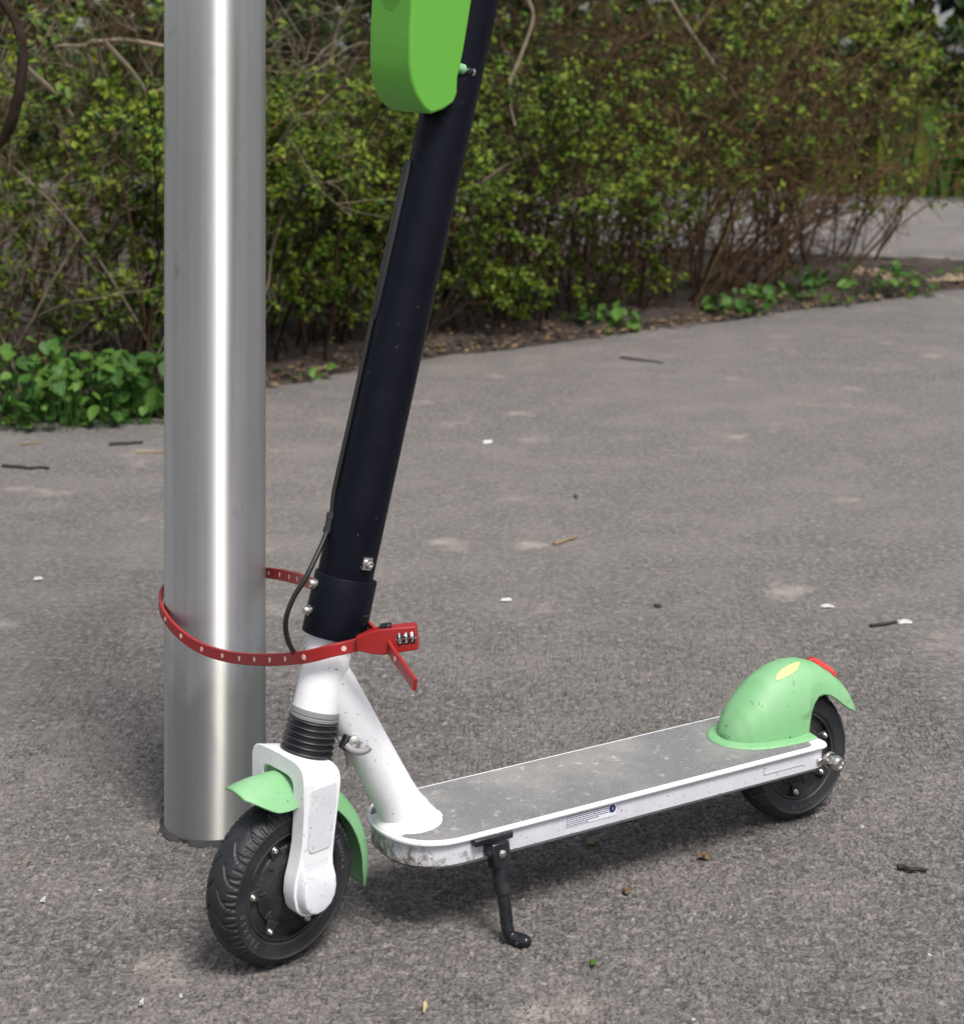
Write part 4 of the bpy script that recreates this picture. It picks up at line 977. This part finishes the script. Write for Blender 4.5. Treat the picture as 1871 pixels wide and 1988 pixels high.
# sandy gravel at the right end of the bed
def gravel():
    rng = np.random.default_rng(8); b = MB(); pal = 700; Vs = []; Q = []
    c = on_ground(1800, 556)
    for i in range(pal):
        p = np.array([c[0]+rng.normal()*.16, c[1]+abs(rng.normal())*.30-.02, .035]); s = rng.uniform(.008, .022); o8 = np.array([[1, 0, 0], [-1, 0, 0], [0, 1, 0], [0, -1, 0], [0, 0, .7], [0, 0, -.7]])*s*(.7+.6*rng.random((6, 1)))
        Vs.append(o8+p); Q.append(np.array([[0, 2, 4], [2, 1, 4], [1, 3, 4], [3, 0, 4], [2, 0, 5], [1, 2, 5], [3, 1, 5], [0, 3, 5]])+i*6)
    tag(mesh_np('gravel', np.concatenate(Vs), np.concatenate(Q), soil_material('sandy gravel', (.30, .22, .14), (.36, .28, .19), 60)), 'pale sandy gravel at the right end of the bed', 'gravel', kind='stuff')
gravel()

# ------------------------------------------------------------------ litter on the asphalt
TWIG = NM('dark wet twig', col=(.018, .014, .012), rough=.7).m; TWIGP = NM('dry twig', col=(.20, .14, .085), rough=.8).m
FLAKE = NM('white flake', col=(.50, .48, .47), rough=.6).m; LEAFB = NM('brown scrap', col=(.12, .075, .04), rough=.8).m; PEB = NM('tan pebble', col=(.42, .33, .20), rough=.8).m
def stick(u0, v0, u1, v1, r, label, mat, seed=0, name='twig'):
    rng = np.random.default_rng(seed); a, c = on_ground(u0, v0, r*.8+.001), on_ground(u1, v1, r*.8+.001); pts = [a+(c-a)*t+np.array([0, rng.normal()*.03*np.linalg.norm(c-a), 0])*(0 < t < 1) for t in np.linspace(0, 1, 6)]
    b = MB(); b.tube(spline(pts, 3), np.r_[np.linspace(r, r*.6, 16)], 8); tag(b.build(name, mat), label, 'twig')
stick(212, 862, 278, 858, .006, 'dark twig on the asphalt just left of the pole', TWIG, 1)
stick(5, 904, 95, 909, .006, 'dark twig on the asphalt near the left edge', TWIG, 2)
stick(262, 878, 330, 877, .004, 'thin grey twig on the asphalt touching the pole outline', TWIGP, 3)
stick(40, 862, 80, 858, .004, 'short faint twig left of the dark twig', TWIGP, 4)
stick(1205, 693, 1285, 704, .004, 'thin dark twig on the asphalt below the weed tuft', TWIG, 5)
stick(1742, 1683, 1798, 1690, .0042, 'short black stick on the asphalt at lower right', TWIG, 6)
stick(1690, 1215, 1745, 1206, .004, 'brown twig on the asphalt near the right edge', TWIG, 7)
stick(1075, 1056, 1120, 1040, .005, 'pale curled stalk on the asphalt above the red lock', TWIGP, 8)
def scrap(u, v, sx, sy, label, mat, name, cat, seed, h=.004):
    rng = np.random.default_rng(seed); p = on_ground(u, v); b = MB(); n = 9; V = []
    sc = p[1]/F_PX
    for i in range(n):
        a = 2*math.pi*i/n; k = rng.uniform(.35, 1.2); V.append((p[0]+math.cos(a)*sx*sc*k, p[1]+math.sin(a)*sy*sc*k*3.2, .003))
    V2 = [(p[0]+(x-p[0])*.75, p[1]+(y-p[1])*.75, .003+h*rng.uniform(.6, 1.2)) for x, y, z in V]
    b.add(V+V2, [tuple(range(n))[::-1], tuple(range(n, 2*n))]+[(i, (i+1) % n, n+(i+1) % n, n+i) for i in range(n)]); tag(b.build(name, mat), label, cat)
for a in ((945, 860, 13, 5, 'white flake on the asphalt right of the stem in mid distance', FLAKE, 'paper_flake', 'flake', 1), (985, 1168, 16, 4, 'white flake on the asphalt right above the red lock', FLAKE, 'paper_flake', 'flake', 2),
          (1605, 1180, 20, 3, 'long white flake on the asphalt at the right', FLAKE, 'paper_flake', 'flake', 3), (1752, 1211, 17, 4, 'white flake beside the brown twig at right', FLAKE, 'paper_flake', 'flake', 4),
          (72, 1127, 11, 4, 'white flake on the asphalt near the left edge', FLAKE, 'paper_flake', 'flake', 5), (1278, 1179, 9, 2.5, 'small black scrap on the asphalt right of the red lock', TWIG, 'bark_scrap', 'scrap', 6),
          (1365, 1667, 13, 4, 'curled brown scrap under the middle of the deck shadow', LEAFB, 'bark_scrap', 'scrap', 7), (1217, 1735, 10, 5, 'brown scrap right of the kickstand', LEAFB, 'bark_scrap', 'scrap', 8),
          (1150, 1637, 11, 4, 'tan leaf scrap below the deck label', TWIGP, 'bark_scrap', 'scrap', 9), (824, 1960, 6, 7, 'tan pebble near the bottom edge', PEB, 'pebble', 'pebble', 10),
          (85, 1753, 6, 4, 'white stone chip at the lower left', FLAKE, 'pebble', 'pebble', 11), (55, 1682, 4, 3, 'reddish brown crumb left of the pole foot', LEAFB, 'pebble', 'pebble', 12),
          (275, 1953, 4, 4, 'white stone chip left below the front wheel', FLAKE, 'pebble', 'pebble', 13), (1118, 966, 5, 4, 'greenish crumb on the asphalt in mid distance', LEAF_IVYD, 'pebble', 'pebble', 14),
          (1150, 1875, 8, 3, 'green leaf scrap on the asphalt below the kickstand foot', LEAF_IVY, 'leaf_scrap', 'scrap', 15)):
    scrap(*a)
